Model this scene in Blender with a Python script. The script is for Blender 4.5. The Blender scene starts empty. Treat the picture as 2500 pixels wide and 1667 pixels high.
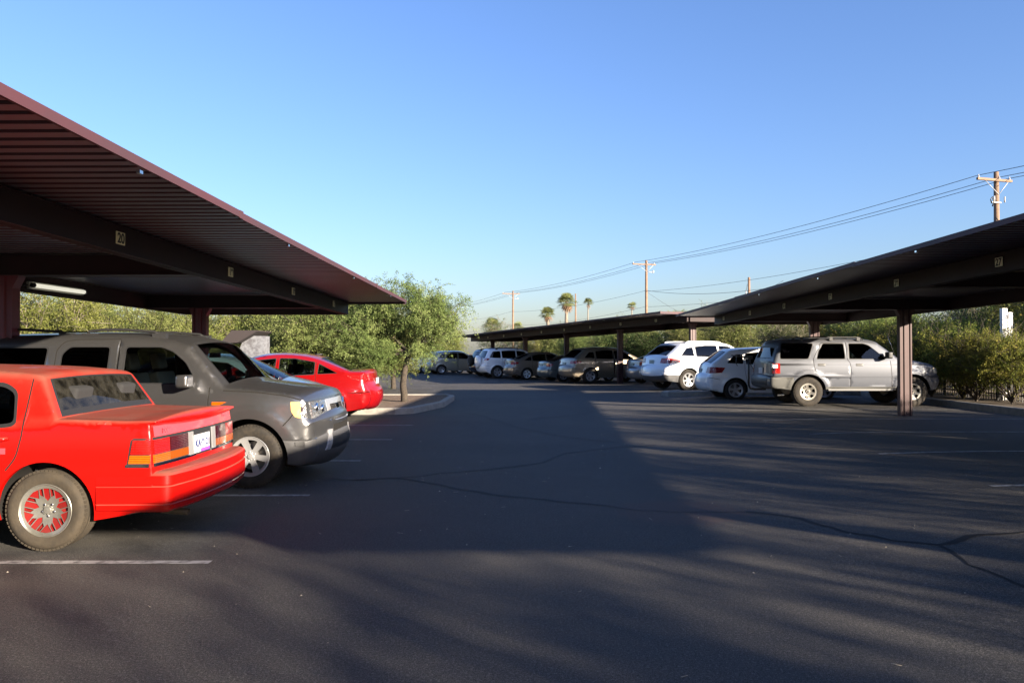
import bpy, bmesh, math, random
import numpy as np
from mathutils import Vector, Matrix, noise
from mathutils.geometry import delaunay_2d_cdt
R = math.radians
sc = bpy.context.scene
C = bpy.data.collections.new('place'); sc.collection.children.link(C)

# ---------------- camera, sky, sun, exposure ----------------
cd = bpy.data.cameras.new('camera'); cam = bpy.data.objects.new('camera', cd); C.objects.link(cam)
cd.sensor_width = 36; cd.lens = 27.0; cd.clip_end = 2000; cd.clip_start = .05
cam.location = (0, 0, 1.52); cam.rotation_euler = (R(90.78), 0, 0)
sc.camera = cam
SUN_EL = 14.0; SUN_AZ = 133.0     # degrees, azimuth from +Y towards +X
sdir = Vector((math.sin(R(SUN_AZ))*math.cos(R(SUN_EL)), math.cos(R(SUN_AZ))*math.cos(R(SUN_EL)), math.sin(R(SUN_EL))))
w = bpy.data.worlds.new('World'); sc.world = w; w.use_nodes = True
nt = w.node_tree; bg = nt.nodes['Background']
sky = nt.nodes.new('ShaderNodeTexSky'); sky.sky_type = 'NISHITA'; sky.sun_disc = False
sky.sun_elevation = R(SUN_EL); sky.sun_rotation = R(SUN_AZ); sky.air_density = 1.3; sky.dust_density = 1.0; sky.ozone_density = 4.0; sky.altitude = 0
tint = nt.nodes.new('ShaderNodeMix'); tint.data_type = 'RGBA'; tint.blend_type = 'MULTIPLY'; tint.inputs[0].default_value = 1; tint.inputs[7].default_value = (.95, .97, 1.28, 1)
nt.links.new(sky.outputs[0], tint.inputs[6]); nt.links.new(tint.outputs[2], bg.inputs[0]); bg.inputs[1].default_value = 0.05
sl = bpy.data.lights.new('sun', 'SUN'); sl.energy = 5.0; sl.angle = R(0.55); sl.color = (1, .86, .68)
so = bpy.data.objects.new('sun', sl); so.rotation_euler = sdir.to_track_quat('Z', 'Y').to_euler(); C.objects.link(so)
so.location = (20, -20, 20)
sc.view_settings.view_transform = 'Standard'; sc.view_settings.look = 'None'; sc.view_settings.gamma = 1
sc.view_settings.exposure = 2.2

# ---------------- helpers ----------------
def ss(a, b, x):
    t = min(1, max(0, (x-a)/(b-a))); return t*t*(3-2*t)
def g(x, y):                      # the lot rises gently to the right
    return .13*ss(2.0, 7.0, x)*(1-ss(31, 42, y))
MATS = {}
def mat(name, col, rough=.6, metal=0., coat=0., spec=.5, noise_=None, bump=None, ior=None, emit=None, aniso=None):
    """noise_=(scale, second colour, low, high[, detail]); bump=(scale, strength)"""
    if name in MATS: return MATS[name]
    m = bpy.data.materials.new(name); m.use_nodes = True; n = m.node_tree.nodes; l = m.node_tree.links
    p = n['Principled BSDF']
    p.inputs['Base Color'].default_value = (*col, 1); p.inputs['Roughness'].default_value = rough
    p.inputs['Metallic'].default_value = metal; p.inputs['Coat Weight'].default_value = coat; p.inputs['Coat Roughness'].default_value = .04
    p.inputs['Specular IOR Level'].default_value = spec
    if emit: p.inputs['Emission Color'].default_value = (*emit[0], 1); p.inputs['Emission Strength'].default_value = emit[1]
    tc = n.new('ShaderNodeTexCoord')
    if noise_:
        t = n.new('ShaderNodeTexNoise'); t.inputs['Scale'].default_value = noise_[0]; t.inputs['Detail'].default_value = 6; t.inputs['Roughness'].default_value = .65
        l.new(tc.outputs['Object'], t.inputs['Vector'])
        r = n.new('ShaderNodeMapRange'); r.inputs[1].default_value = noise_[2]; r.inputs[2].default_value = noise_[3]
        l.new(t.outputs[0], r.inputs[0])
        mx = n.new('ShaderNodeMix'); mx.data_type = 'RGBA'; mx.inputs[6].default_value = (*col, 1); mx.inputs[7].default_value = (*noise_[1], 1)
        l.new(r.outputs[0], mx.inputs[0]); l.new(mx.outputs[2], p.inputs['Base Color'])
    if bump:
        t = n.new('ShaderNodeTexNoise'); t.inputs['Scale'].default_value = bump[0]; t.inputs['Detail'].default_value = 4
        l.new(tc.outputs['Object'], t.inputs['Vector'])
        b = n.new('ShaderNodeBump'); b.inputs['Strength'].default_value = bump[1]; b.inputs['Distance'].default_value = .02
        l.new(t.outputs[0], b.inputs['Height']); l.new(b.outputs[0], p.inputs['Normal'])
    MATS[name] = m; return m

class MB:
    def __init__(s): s.v = []; s.f = []; s.m = []; s.mats = []; s.sm = []
    def mi(s, m):
        if m not in s.mats: s.mats.append(m)
        return s.mats.index(m)
    def add(s, vs, fs, m, smooth=False):
        o = len(s.v); s.v += [tuple(v) for v in vs]; i = s.mi(m)
        for f in fs: s.f.append(tuple(a+o for a in f)); s.m.append(i); s.sm.append(smooth)
        return s
    def box(s, lo, hi, m, M=None, bev=0):
        x0, y0, z0 = lo; x1, y1, z1 = hi
        vs = [(x, y, z) for x in (x0, x1) for y in (y0, y1) for z in (z0, z1)]
        if M: vs = [M @ Vector(v) for v in vs]
        return s.add(vs, [(0, 1, 3, 2), (4, 6, 7, 5), (0, 4, 5, 1), (2, 3, 7, 6), (0, 2, 6, 4), (1, 5, 7, 3)], m)
    def tube(s, pts, rad, m, n=8, cap=True):
        pts = [Vector(p) for p in pts]; k = len(pts)
        if not hasattr(rad, '__len__'): rad = [rad]*k
        vs = []; fs = []
        up = None
        for i, p in enumerate(pts):
            t = (pts[min(i+1, k-1)]-pts[max(i-1, 0)]).normalized()
            if up is None: up = t.orthogonal().normalized()
            up = (up - t*up.dot(t)); up = up.normalized() if up.length > 1e-5 else t.orthogonal().normalized()
            b = t.cross(up)
            for j in range(n):
                a = 2*math.pi*j/n; vs.append(p+(up*math.cos(a)+b*math.sin(a))*rad[i])
        for i in range(k-1):
            for j in range(n):
                j2 = (j+1) % n; fs.append((i*n+j, i*n+j2, (i+1)*n+j2, (i+1)*n+j))
        if cap: fs.append(tuple(range(n-1, -1, -1))); fs.append(tuple((k-1)*n+j for j in range(n)))
        return s.add(vs, fs, m, True)
    def lathe(s, prof, m, n=40, axis='y', smooth=True):
        """prof: (radius, along) ; around y axis"""
        k = len(prof); vs = []; fs = []
        for (r, a) in prof:
            for j in range(n):
                t = 2*math.pi*j/n
                vs.append((r*math.cos(t), a, r*math.sin(t)) if axis == 'y' else (r*math.cos(t), r*math.sin(t), a))
        for i in range(k-1):
            for j in range(n):
                j2 = (j+1) % n; fs.append((i*n+j, (i+1)*n+j, (i+1)*n+j2, i*n+j2))
        return s.add(vs, fs, m, smooth)
    def build(s, name, parent=None, loc=None, merge=0, angle=None):
        me = bpy.data.meshes.new(name); me.from_pydata(s.v, [], s.f)
        for m in s.mats: me.materials.append(m)
        me.polygons.foreach_set('material_index', s.m); me.polygons.foreach_set('use_smooth', s.sm)
        if merge:
            b = bmesh.new(); b.from_mesh(me); bmesh.ops.remove_doubles(b, verts=b.verts, dist=merge); b.to_mesh(me); b.free()
        me.update()
        o = bpy.data.objects.new(name, me); C.objects.link(o)
        if parent: o.parent = parent
        if loc: o.location = loc
        if angle: me.set_sharp_from_angle(angle=R(angle))
        return o
def bevel(o, w, seg=2):
    b = bmesh.new(); b.from_mesh(o.data)
    bmesh.ops.bevel(b, geom=[e for e in b.edges if len(e.link_faces) == 2 and e.calc_face_angle(0) > .5], offset=w, segments=seg, affect='EDGES', profile=.7)
    b.to_mesh(o.data); b.free(); return o
def tag(o, label=None, cat=None, group=None, kind=None):
    if label: o['label'] = label
    if cat: o['category'] = cat
    if group: o['group'] = group
    if kind: o['kind'] = kind
    return o
def empty(name, loc=(0, 0, 0), rz=0, label=None, cat=None, group=None):
    o = bpy.data.objects.new(name, None); o.empty_display_size = .2; C.objects.link(o); o.location = loc; o.rotation_euler = (0, 0, rz)
    return tag(o, label, cat, group)
CH = {}
def copy_tree(o, parent=None):
    c = o.copy(); C.objects.link(c)
    if parent: c.parent = parent
    for ch in [x for x in list(C.objects) if x.parent == o]: copy_tree(ch, c)
    return c
def text_mesh(body, size, m, parent, name, M, ext=.002):
    cu = bpy.data.curves.new('t', 'FONT'); cu.body = body; cu.size = size; cu.align_x = 'CENTER'; cu.align_y = 'CENTER'; cu.extrude = ext; cu.offset = size*.028
    ob = bpy.data.objects.new('t', cu); C.objects.link(ob); bpy.context.view_layer.update()
    me = bpy.data.meshes.new_from_object(ob); bpy.data.objects.remove(ob)
    me.materials.clear(); me.materials.append(m); me.transform(M)
    o = bpy.data.objects.new(name, me); C.objects.link(o)
    if parent: o.parent = parent
    return o
def inpoly(P, poly):
    x = P[:, 0]; y = P[:, 1]; c = np.zeros(len(P), bool); n = len(poly); q = np.asarray(poly)
    for i in range(n):
        x1, y1 = q[i]; x2, y2 = q[(i+1) % n]
        if y1 == y2: continue
        k = ((y1 > y) != (y2 > y)) & (x < (x2-x1)*(y-y1)/(y2-y1)+x1); c ^= k
    return c
def cdt(polys, pts=(), lines=()):
    vs = []; es = []
    for p in polys:
        o = len(vs); vs += [Vector((a[0], a[1])) for a in p]; es += [(o+i, o+(i+1) % len(p)) for i in range(len(p))]
    for p in lines:
        o = len(vs); vs += [Vector((a[0], a[1])) for a in p]; es += [(o+i, o+i+1) for i in range(len(p)-1)]
    vs += [Vector((a[0], a[1])) for a in pts]
    r = delaunay_2d_cdt(vs, es, [], 0, 1e-5, False)
    V = np.array([(a.x, a.y) for a in r[0]]); T = np.array([f for f in r[2] if len(f) == 3])
    A = V[T]; ar = (A[:, 1, 0]-A[:, 0, 0])*(A[:, 2, 1]-A[:, 0, 1])-(A[:, 1, 1]-A[:, 0, 1])*(A[:, 2, 0]-A[:, 0, 0])
    T = T[np.abs(ar) > 1e-9]
    return V, T, V[T].mean(1)
def fillet(pts, d=.03, closed=True, n=4):
    """pts: tuples (x, z, *attrs); radius d for all"""
    out = []; k = len(pts)
    for i, p in enumerate(pts):
        ff = p[4] if len(p) > 4 else d; p = np.array(p[:4], float)
        if not closed and i in (0, k-1): out.append(tuple(p)); continue
        a = np.array(pts[i-1][:4], float); b = np.array(pts[(i+1) % k][:4], float)
        la = np.hypot(*(a-p)[:2]); lb = np.hypot(*(b-p)[:2]); dd = ff
        s0 = p+(a-p)*min(dd, la*.45)/la; s1 = p+(b-p)*min(dd, lb*.45)/lb
        for j in range(n+1):
            t = j/n; out.append(tuple((1-t)**2*s0+2*t*(1-t)*p+t*t*s1))
    return out
def resample(pts, md):
    out = [pts[0]]
    for a, b in zip(pts, pts[1:]):
        L = math.hypot(b[0]-a[0], b[1]-a[1]); k = max(1, int(math.ceil(L/md)))
        for j in range(1, k+1): out.append(tuple(np.array(a)+(np.array(b)-np.array(a))*j/k))
    return out
def ci(x, tab):                       # monotone cubic through a table
    xs = [t[0] for t in tab]; ys = [t[1] for t in tab]; n = len(xs)
    if x <= xs[0]: return ys[0]
    if x >= xs[-1]: return ys[-1]
    i = 0
    while x > xs[i+1]: i += 1
    h = xs[i+1]-xs[i]; d = [(ys[j+1]-ys[j])/(xs[j+1]-xs[j]) for j in range(n-1)]
    def m(j):
        if j == 0: return d[0]
        if j == n-1: return d[-1]
        return 0 if d[j-1]*d[j] <= 0 else 2*d[j-1]*d[j]/(d[j-1]+d[j])
    t = (x-xs[i])/h
    return (2*t**3-3*t*t+1)*ys[i]+(t**3-2*t*t+t)*h*m(i)+(-2*t**3+3*t*t)*ys[i+1]+(t**3-t*t)*h*m(i+1)

# ---------------- shared materials ----------------
def glass_mat(name, tint, rough=.0):
    m = bpy.data.materials.new(name); m.use_nodes = True; n = m.node_tree.nodes; l = m.node_tree.links
    n.remove(n['Principled BSDF']); out = n['Material Output']
    tr = n.new('ShaderNodeBsdfTransparent'); tr.inputs[0].default_value = (*tint, 1)
    gl = n.new('ShaderNodeBsdfGlossy'); gl.inputs['Roughness'].default_value = rough
    fr = n.new('ShaderNodeFresnel'); fr.inputs[0].default_value = 1.55
    mx = n.new('ShaderNodeMixShader'); l.new(fr.outputs[0], mx.inputs[0]); l.new(tr.outputs[0], mx.inputs[1]); l.new(gl.outputs[0], mx.inputs[2])
    l.new(mx.outputs[0], out.inputs[0]); return m
GL_CLEAR = glass_mat('window_glass', (.52, .58, .54))
GL_TINT = glass_mat('tinted_glass', (.12, .13, .13))
GL_DARK = glass_mat('privacy_glass', (.035, .035, .04))
def dusty_glass(name, tint, dust, lo, hi, gscale=3):
    m = glass_mat(name, tint); n = m.node_tree.nodes; l = m.node_tree.links; out = n['Material Output']
    src = out.inputs[0].links[0].from_socket
    d = n.new('ShaderNodeBsdfDiffuse'); d.inputs[0].default_value = (*dust, 1)
    tc = n.new('ShaderNodeTexCoord'); t = n.new('ShaderNodeTexNoise'); t.inputs['Scale'].default_value = gscale; t.inputs['Detail'].default_value = 8; l.new(tc.outputs['Object'], t.inputs[0])
    r = n.new('ShaderNodeMapRange'); r.inputs[1].default_value = .35; r.inputs[2].default_value = .7; r.inputs[3].default_value = lo; r.inputs[4].default_value = hi; l.new(t.outputs[0], r.inputs[0])
    mx = n.new('ShaderNodeMixShader'); l.new(r.outputs[0], mx.inputs[0]); l.new(src, mx.inputs[1]); l.new(d.outputs[0], mx.inputs[2]); l.new(mx.outputs[0], out.inputs[0]); return m
GL_DUSTY = dusty_glass('dusty_rear_glass', (.07, .08, .09), (.18, .17, .14), .02, .12, 12)
BLK = mat('black_plastic', (.014, .014, .015), .5)
DARK = mat('wheel_well_black', (.012, .011, .010), .9, spec=.2)
GREYPL = mat('grey_plastic', (.05, .05, .052), .55)
RUB = mat('tyre_rubber', (.016, .014, .012), .8, spec=.3, noise_=(14, (.036, .029, .021), .4, .75), bump=(60, .15))
RUBB = mat('dusty_tyre_rubber', (.028, .023, .017), .85, spec=.3, noise_=(9, (.046, .036, .024), .35, .7), bump=(60, .15))
SILV = mat('alloy_silver', (.34, .34, .345), .30, .5, .6)
SILD = mat('alloy_silver_dull', (.34, .34, .35), .4, .45, .3)
CHR = mat('chrome', (.75, .76, .78), .08, 1.)
DISC = mat('brake_disc', (.16, .15, .14), .5, .6)
SEATD = mat('charcoal_seat_fabric', (.012, .012, .013), .9)
SEATB = mat('beige_seat_fabric', (.42, .37, .29), .9)
INT = mat('cabin_trim', (.02, .02, .021), .8)
def lens(name, col, rough=.12):
    m = mat(name, col, rough, coat=1.); n = m.node_tree.nodes; l = m.node_tree.links
    w_ = n.new('ShaderNodeTexWave'); w_.bands_direction = 'Z'; w_.inputs['Scale'].default_value = 24; tc = n.new('ShaderNodeTexCoord'); l.new(tc.outputs['Object'], w_.inputs[0])
    w2 = n.new('ShaderNodeTexNoise'); w2.inputs['Scale'].default_value = 30; l.new(tc.outputs['Object'], w2.inputs[0])
    ad = n.new('ShaderNodeMath'); l.new(w_.outputs['Fac'], ad.inputs[0]); l.new(w2.outputs[0], ad.inputs[1])
    b = n.new('ShaderNodeBump'); b.inputs['Strength'].default_value = .7; b.inputs['Distance'].default_value = .01; l.new(ad.outputs[0], b.inputs['Height']); l.new(b.outputs[0], n['Principled BSDF'].inputs['Normal'])
    mx = n.new('ShaderNodeMix'); mx.data_type = 'RGBA'; mx.inputs[6].default_value = tuple(x*.55 for x in col)+(1,); mx.inputs[7].default_value = tuple(min(1, x*1.25) for x in col)+(1,)
    l.new(w_.outputs['Fac'], mx.inputs[0]); l.new(mx.outputs[2], n['Principled BSDF'].inputs['Base Color']); return m
LRED = lens('red_lens', (.36, .006, .004)); LDRED = lens('dark_red_lens', (.05, .002, .003)); LORG = lens('amber_lens', (.50, .095, .003)); LCLR = mat('clear_lens', (.50, .51, .53), .12, .9, coat=1, bump=(22, .6))
LWHT = mat('white_lens', (.7, .7, .68), .15, coat=1); PLW = mat('plate_white', (.50, .51, .52), .5); PLB = mat('plate_print', (.02, .03, .12), .5); PLG = mat('plate_grey_green', (.25, .32, .31), .5)

def paint(name, col, metal=.0, rough=.35, dust=None, coat=1., spec=.5):
    """car paint; dust=(colour, amount on upward faces, overall amount)"""
    m = mat(name, col, rough, metal, coat, spec); n = m.node_tree.nodes; l = m.node_tree.links; p = n['Principled BSDF']
    geo = n.new('ShaderNodeNewGeometry')
    bs = n.new('ShaderNodeBsdfDiffuse'); bs.inputs[0].default_value = (.02, .02, .021, 1)
    mx = n.new('ShaderNodeMixShader'); l.new(geo.outputs['Backfacing'], mx.inputs[0]); l.new(p.outputs[0], mx.inputs[1]); l.new(bs.outputs[0], mx.inputs[2])
    l.new(mx.outputs[0], n['Material Output'].inputs[0])
    if dust:
        tc = n.new('ShaderNodeTexCoord'); t = n.new('ShaderNodeTexNoise'); t.inputs['Scale'].default_value = 2.2; t.inputs['Detail'].default_value = 8; t.inputs['Roughness'].default_value = .6; l.new(tc.outputs['Object'], t.inputs[0])
        sx = n.new('ShaderNodeSeparateXYZ'); l.new(geo.outputs['Normal'], sx.inputs[0])
        r = n.new('ShaderNodeMapRange'); r.inputs[1].default_value = .25; r.inputs[2].default_value = .9; r.inputs[3].default_value = dust[2]; r.inputs[4].default_value = dust[1]; l.new(sx.outputs[2], r.inputs[0])
        r2 = n.new('ShaderNodeMapRange'); r2.inputs[1].default_value = .3; r2.inputs[2].default_value = .7; r2.inputs[3].default_value = .55; r2.inputs[4].default_value = 1.2; l.new(t.outputs[0], r2.inputs[0])
        mu = n.new('ShaderNodeMath'); mu.operation = 'MULTIPLY'; l.new(r.outputs[0], mu.inputs[0]); l.new(r2.outputs[0], mu.inputs[1])
        mc = n.new('ShaderNodeMix'); mc.data_type = 'RGBA'; mc.inputs[6].default_value = (*col, 1); mc.inputs[7].default_value = (*dust[0], 1); l.new(mu.outputs[0], mc.inputs[0]); l.new(mc.outputs[2], p.inputs['Base Color'])
        mr = n.new('ShaderNodeMapRange'); mr.inputs[3].default_value = coat; mr.inputs[4].default_value = 0; l.new(mu.outputs[0], mr.inputs[0]); l.new(mr.outputs[0], p.inputs['Coat Weight'])
        mr = n.new('ShaderNodeMapRange'); mr.inputs[3].default_value = rough; mr.inputs[4].default_value = .8; l.new(mu.outputs[0], mr.inputs[0]); l.new(mr.outputs[0], p.inputs['Roughness'])
    return m
# ---------------- cars ----------------
class Body:
    """a car body as a height field y = W(x, z) over its side outline, closed by a cross band"""
    def __init__(s, sp):
        s.sp = sp
        S = resample(fillet(sp['sil'], sp.get('fil', .05), False), sp.get('seg', .075))
        s.S = np.array([p[:4] for p in S]); P = s.S[:, :2]
        s.seg_a = P[:-1]; s.seg_d = P[1:]-P[:-1]; s.seg_l = (s.seg_d**2).sum(1)+1e-12
        t = np.gradient(P, axis=0); nn = np.stack([-t[:, 1], t[:, 0]], 1); nn /= np.linalg.norm(nn, axis=1)[:, None]+1e-9
        s.N = nn                                   # outward (path runs rear-bottom, roof, front-bottom)
        s.zw = sp['wheelR']; s.ax = sp['axles']
        top = int(np.argmax(P[:, 1])); s.top = top
    def base(s, x, z):
        sp = s.sp; zb = ci(x, sp['belt']); lo = sp['lower']
        if z <= zb: hw = ci(z, lo)
        else:
            d = z-zb; hw = ci(zb, lo)-sp['shoulder']*min(1, d/.04)-sp['tumble']*d-sp.get('curve', .25)*d*d
        hw *= ci(x, sp['plan'])
        fl = sp.get('flare', 0)
        if fl:
            for a in s.ax:
                q = math.hypot(x-a, z-s.zw)-sp['archR']
                if q > -.1: hw += fl*(1 if q < sp.get('flw', .05) else math.exp(-((q-sp.get('flw', .05))/.035)**2))
        for (za, zc, dy) in sp.get('ribs', ()):       # long horizontal mouldings pressed out of the side
            if za < z < zc: hw += dy
        return hw
    def W(s, x, z):
        p = np.array((x, z)); u = ((p-s.seg_a)*s.seg_d).sum(1)/s.seg_l; u = np.clip(u, 0, 1)
        q = s.seg_a+s.seg_d*u[:, None]-p; d2 = (q**2).sum(1); i = int(np.argmin(d2)); d = math.sqrt(d2[i])
        r = s.S[i, 3]*(1-u[i])+s.S[i+1, 3]*u[i]
        hw = s.base(x, z)
        if d < r: k = 1-d/r; hw -= r*(1-math.sqrt(max(0, 1-k*k)))
        return hw
    def outline(s):
        P = [tuple(p) for p in s.S[:, :2]]; sp = s.sp; zb = sp['rocker']; ra = sp['archR']; bot = []
        f = P[-1]; r = P[0]
        for a in sorted(s.ax, reverse=True):
            t0 = math.asin(max(-1, min(1, (zb-s.zw)/ra)))
            for j in range(25):
                t = t0+(math.pi-2*t0)*j/24; bot.append((a+ra*math.cos(t), s.zw+ra*math.sin(t)))
        pts = [(bot[0][0]+.02, zb)] + bot + [(bot[-1][0]-.02, zb)] if False else bot
        return P+pts, bot
    def edge(s, i): return s.base(*s.S[i, :2])-s.S[i, 3]
    def band(s, i, t):
        x, z, c, r = s.S[i]; ye = s.edge(i); n = s.N[i]; k = c*(1-abs(t)**2.2)
        return (x+n[0]*k, t*ye, z+n[1]*k)
    def nearest(s, x, z): return int(np.argmin(((s.S[:, :2]-np.array((x, z)))**2).sum(1)))
    def _end(s, y, z, rear, off):
        S = s.S[:s.top] if rear else s.S[s.top:][::-1]; N = s.N[:s.top] if rear else s.N[s.top:][::-1]
        zz = np.maximum.accumulate(S[:, 1])+np.arange(len(S))*1e-7
        x = np.interp(z, zz, S[:, 0]); c = np.interp(z, zz, S[:, 2]); r = np.interp(z, zz, S[:, 3]); nx = np.interp(z, zz, N[:, 0])
        ye = s.base(x, z)-r; t = min(1, abs(y)/ye); sg = -1 if rear else 1
        return (x+nx*c*(1-t**2.2)+sg*off, y, z)
    def side_patch(s, mb, poly, m, off=.004, sg=1, fil=0, step=.06, thick=.012, hole=None):
        if fil: poly = fillet(poly, fil)
        poly = resample(list(poly)+[poly[0]], step)[:-1]
        polys = [poly]+([hole] if hole else [])
        x0, z0 = np.min(poly, 0)[:2]; x1, z1 = np.max(poly, 0)[:2]
        gp = [(x, z) for x in np.arange(x0+step, x1, step) for z in np.arange(z0+step*.5, z1, step)]
        V, T, c = cdt(polys, gp); k = inpoly(c, poly)
        if hole: k &= ~inpoly(c, hole)
        T = T[k]; V3 = [(a, sg*(s.W(a, b)+off), b) for a, b in V]
        fs = []
        for t in T:
            a, b, c_ = V[t]; ar = (b[0]-a[0])*(c_[1]-a[1])-(b[1]-a[1])*(c_[0]-a[0])
            fs.append(tuple(t) if (ar < 0) == (sg > 0) else tuple(t[::-1]))
        mb.add(V3, fs, m, True)
        n = len(poly); a = [(p[0], sg*(s.W(p[0], p[1])+off), p[1]) for p in poly]; b = [(p[0], p[1]-sg*thick, p[2]) for p in a]
        mb.add(a+b, [(i, (i+1) % n, n+(i+1) % n, n+i) for i in range(n)], m)
        return poly
    def end_patch(s, mb, poly, m, rear=True, off=.006, fil=0, step=.06, thick=.02):
        """poly in (y, z)"""
        if fil: poly = fillet(poly, fil)
        poly = resample(list(poly)+[poly[0]], step)[:-1]
        x0, z0 = np.min(poly, 0)[:2]; x1, z1 = np.max(poly, 0)[:2]
        gp = [(x, z) for x in np.arange(x0+step, x1, step) for z in np.arange(z0+step*.5, z1, step)]
        V, T, c = cdt([poly], gp); T = T[inpoly(c, poly)]
        V3 = [s._end(a, b, rear, off) for a, b in V]; fs = []
        for t in T:
            a, b, c_ = V[t]; ar = (b[0]-a[0])*(c_[1]-a[1])-(b[1]-a[1])*(c_[0]-a[0])
            fs.append(tuple(t) if (ar < 0) == rear else tuple(t[::-1]))
        mb.add(V3, fs, m, True); n = len(poly); a = [s._end(p[0], p[1], rear, off) for p in poly]
        b = [(p[0]+(thick if rear else -thick), p[1], p[2]) for p in a]
        mb.add(a+b, [(i, (i+1) % n, n+(i+1) % n, n+i) for i in range(n)], m)
    def top_patch(s, mb, x0, x1, t0, t1, m, off=.004, n=8, front=True):
        """strip laid on the upper band between two x and two cross fractions"""
        i0 = s.nearest(*x0); i1 = s.nearest(*x1); vs = []; fs = []
        for i in range(i0, i1+1):
            for j in range(n+1):
                t = t0+(t1-t0)*j/n; p = s.band(i, t); vs.append((p[0]+s.N[i][0]*off, p[1], p[2]+s.N[i][1]*off))
        for i in range(i1-i0):
            for j in range(n): a = i*(n+1)+j; fs.append((a, a+n+1, a+n+2, a+1))
        mb.add(vs, fs, m, True)

def make_body(s, P, car, glass):
    """P paint; returns nothing, links body, windows"""
    sp = s.sp; mb = MB(); out, bot = s.outline(); res = sp.get('res', .07)
    wins = []; polys = [out]; lines = []
    for wdw in sp['windows']:
        o = fillet(wdw['p'], wdw.get('f', .05)); cx = np.mean([p[0] for p in o]); cz = np.mean([p[1] for p in o])
        w_ = max(p[0] for p in o)-min(p[0] for p in o); h_ = max(p[1] for p in o)-min(p[1] for p in o); k = wdw.get('rim', .016)
        inn = [(cx+(p[0]-cx)*(1-2*k/w_), cz+(p[1]-cz)*(1-2*k/h_)) for p in o]
        wins.append((o, inn, wdw)); polys += [o, inn]
    seams = []
    for ln in sp.get('seams', ()):
        ln = fillet(ln, .05, False, 3) if len(ln) > 2 else ln
        a = np.array(ln, float); t = np.gradient(a, axis=0); n = np.stack([-t[:, 1], t[:, 0]], 1); n /= np.linalg.norm(n, axis=1)[:, None]
        h = sp.get('seamw', .004); q = [tuple(v) for v in a+n*h]+[tuple(v) for v in (a-n*h)[::-1]]; seams.append(q); polys.append(q)
    zones = sp.get('zones', ())
    for zn in zones: polys.append(zn[0])
    for zl in sp.get('ribs', ()):
        for zz in (zl[0], zl[1]):
            for e in (-.0015, .0015): lines.append([(-3, zz+e), (3, zz+e)])
    xs = s.S[:, 0]; zs = s.S[:, 1]
    gp = [(x+.5*res*(j % 2), z) for j, z in enumerate(np.arange(sp['rocker']+.04, zs.max(), res*.75)) for x in np.arange(xs.min(), xs.max(), res)]
    for i in range(len(s.S)):
        for q in (.03, .1, .22, .4, .65, 1.):
            rr = s.S[i, 3]*q; gp.append((s.S[i, 0]-s.N[i, 0]*rr, s.S[i, 1]-s.N[i, 1]*rr))
    for a in s.ax:
        for q in (.02, sp.get('flw', .05)+.0, sp.get('flw', .05)+.02, sp.get('flw', .05)+.04, sp.get('flw', .05)+.07):
            for j in range(28):
                t = math.pi*j/27*1.1-.15; gp.append((a+(sp['archR']+q)*math.cos(t), s.zw+(sp['archR']+q)*math.sin(t)))
    A = np.array(gp); A = A[inpoly(A, out)]
    V, T, c = cdt(polys, A, lines); keep = inpoly(c, out); mi = np.zeros(len(T), int)
    for q in seams: mi[inpoly(c, q)] = 1
    for k, zn in enumerate(zones): mi[inpoly(c, zn[0])] = 3+k
    for o, inn, wd in wins:
        mi[inpoly(c, o)] = 2 if not wd.get('noframe') else 0; keep &= ~inpoly(c, inn)
    ml = [P, DARK, BLK]+[zn[1] for zn in zones]
    Y = [s.W(a, b) for a, b in V]
    for sg in (1, -1):
        V3 = [(a[0], sg*y, a[1]) for a, y in zip(V, Y)]
        for k in range(len(ml)):
            fs = []
            for t in T[keep & (mi == k)]:
                a, b, c_ = V[t]; ar = (b[0]-a[0])*(c_[1]-a[1])-(b[1]-a[1])*(c_[0]-a[0])
                fs.append(tuple(int(v) for v in (t if (ar < 0) == (sg > 0) else t[::-1])))
            if fs:
                mb.add(V3, fs, ml[k], True)
        # arch lips and wells
        nb = len(bot); ya = [s.W(*p) for p in bot]
        for half in (range(0, nb//2-1), range(nb//2, nb-1)):
            for (d0, d1, m) in ((0, .04, P if not sp.get('lipblack') else BLK), (.04, .42, DARK)):
                idx = list(half)+[half[-1]+1]
                a = [(bot[i][0], sg*(ya[i]-d0), bot[i][1]) for i in idx]; b = [(bot[i][0], sg*(ya[i]-d1), bot[i][1]) for i in idx]; n = len(idx)
                f = [(i, i+1, n+i+1, n+i) for i in range(n-1)]
                mb.add(a+b, f if sg < 0 else [x[::-1] for x in f], m, True)
            # inner wall of the well
            idx = list(half)+[half[-1]+1]; mb.add([(bot[i][0], sg*(ya[i]-.42), bot[i][1]) for i in idx], [tuple(range(len(idx)))], DARK)
    # cross band
    gl = sp['screens']; N = len(s.S); T_ = [-1, -.9, -.78, -.62, -.45, -.28, -.1, .1, .28, .45, .62, .78, .9, 1]
    for q in gl: T_ += [q['t'], -q['t'], q['t']-.035, -q['t']+.035]
    T_ = sorted(set(round(t, 4) for t in T_)); T_ = [t for i, t in enumerate(T_) if i == 0 or t-T_[i-1] > .012 or any(abs(abs(t)-q['t']) < .001 or abs(abs(t)-q['t']+.035) < .001 for q in gl)]
    nT = len(T_); bv = [s.band(i, t) for i in range(N) for t in T_]
    rng = [(s.nearest(*q['a']), s.nearest(*q['b']), q) for q in gl]
    FF = {}; GG = [MB() for _ in gl]; gf = [[] for _ in gl]
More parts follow.
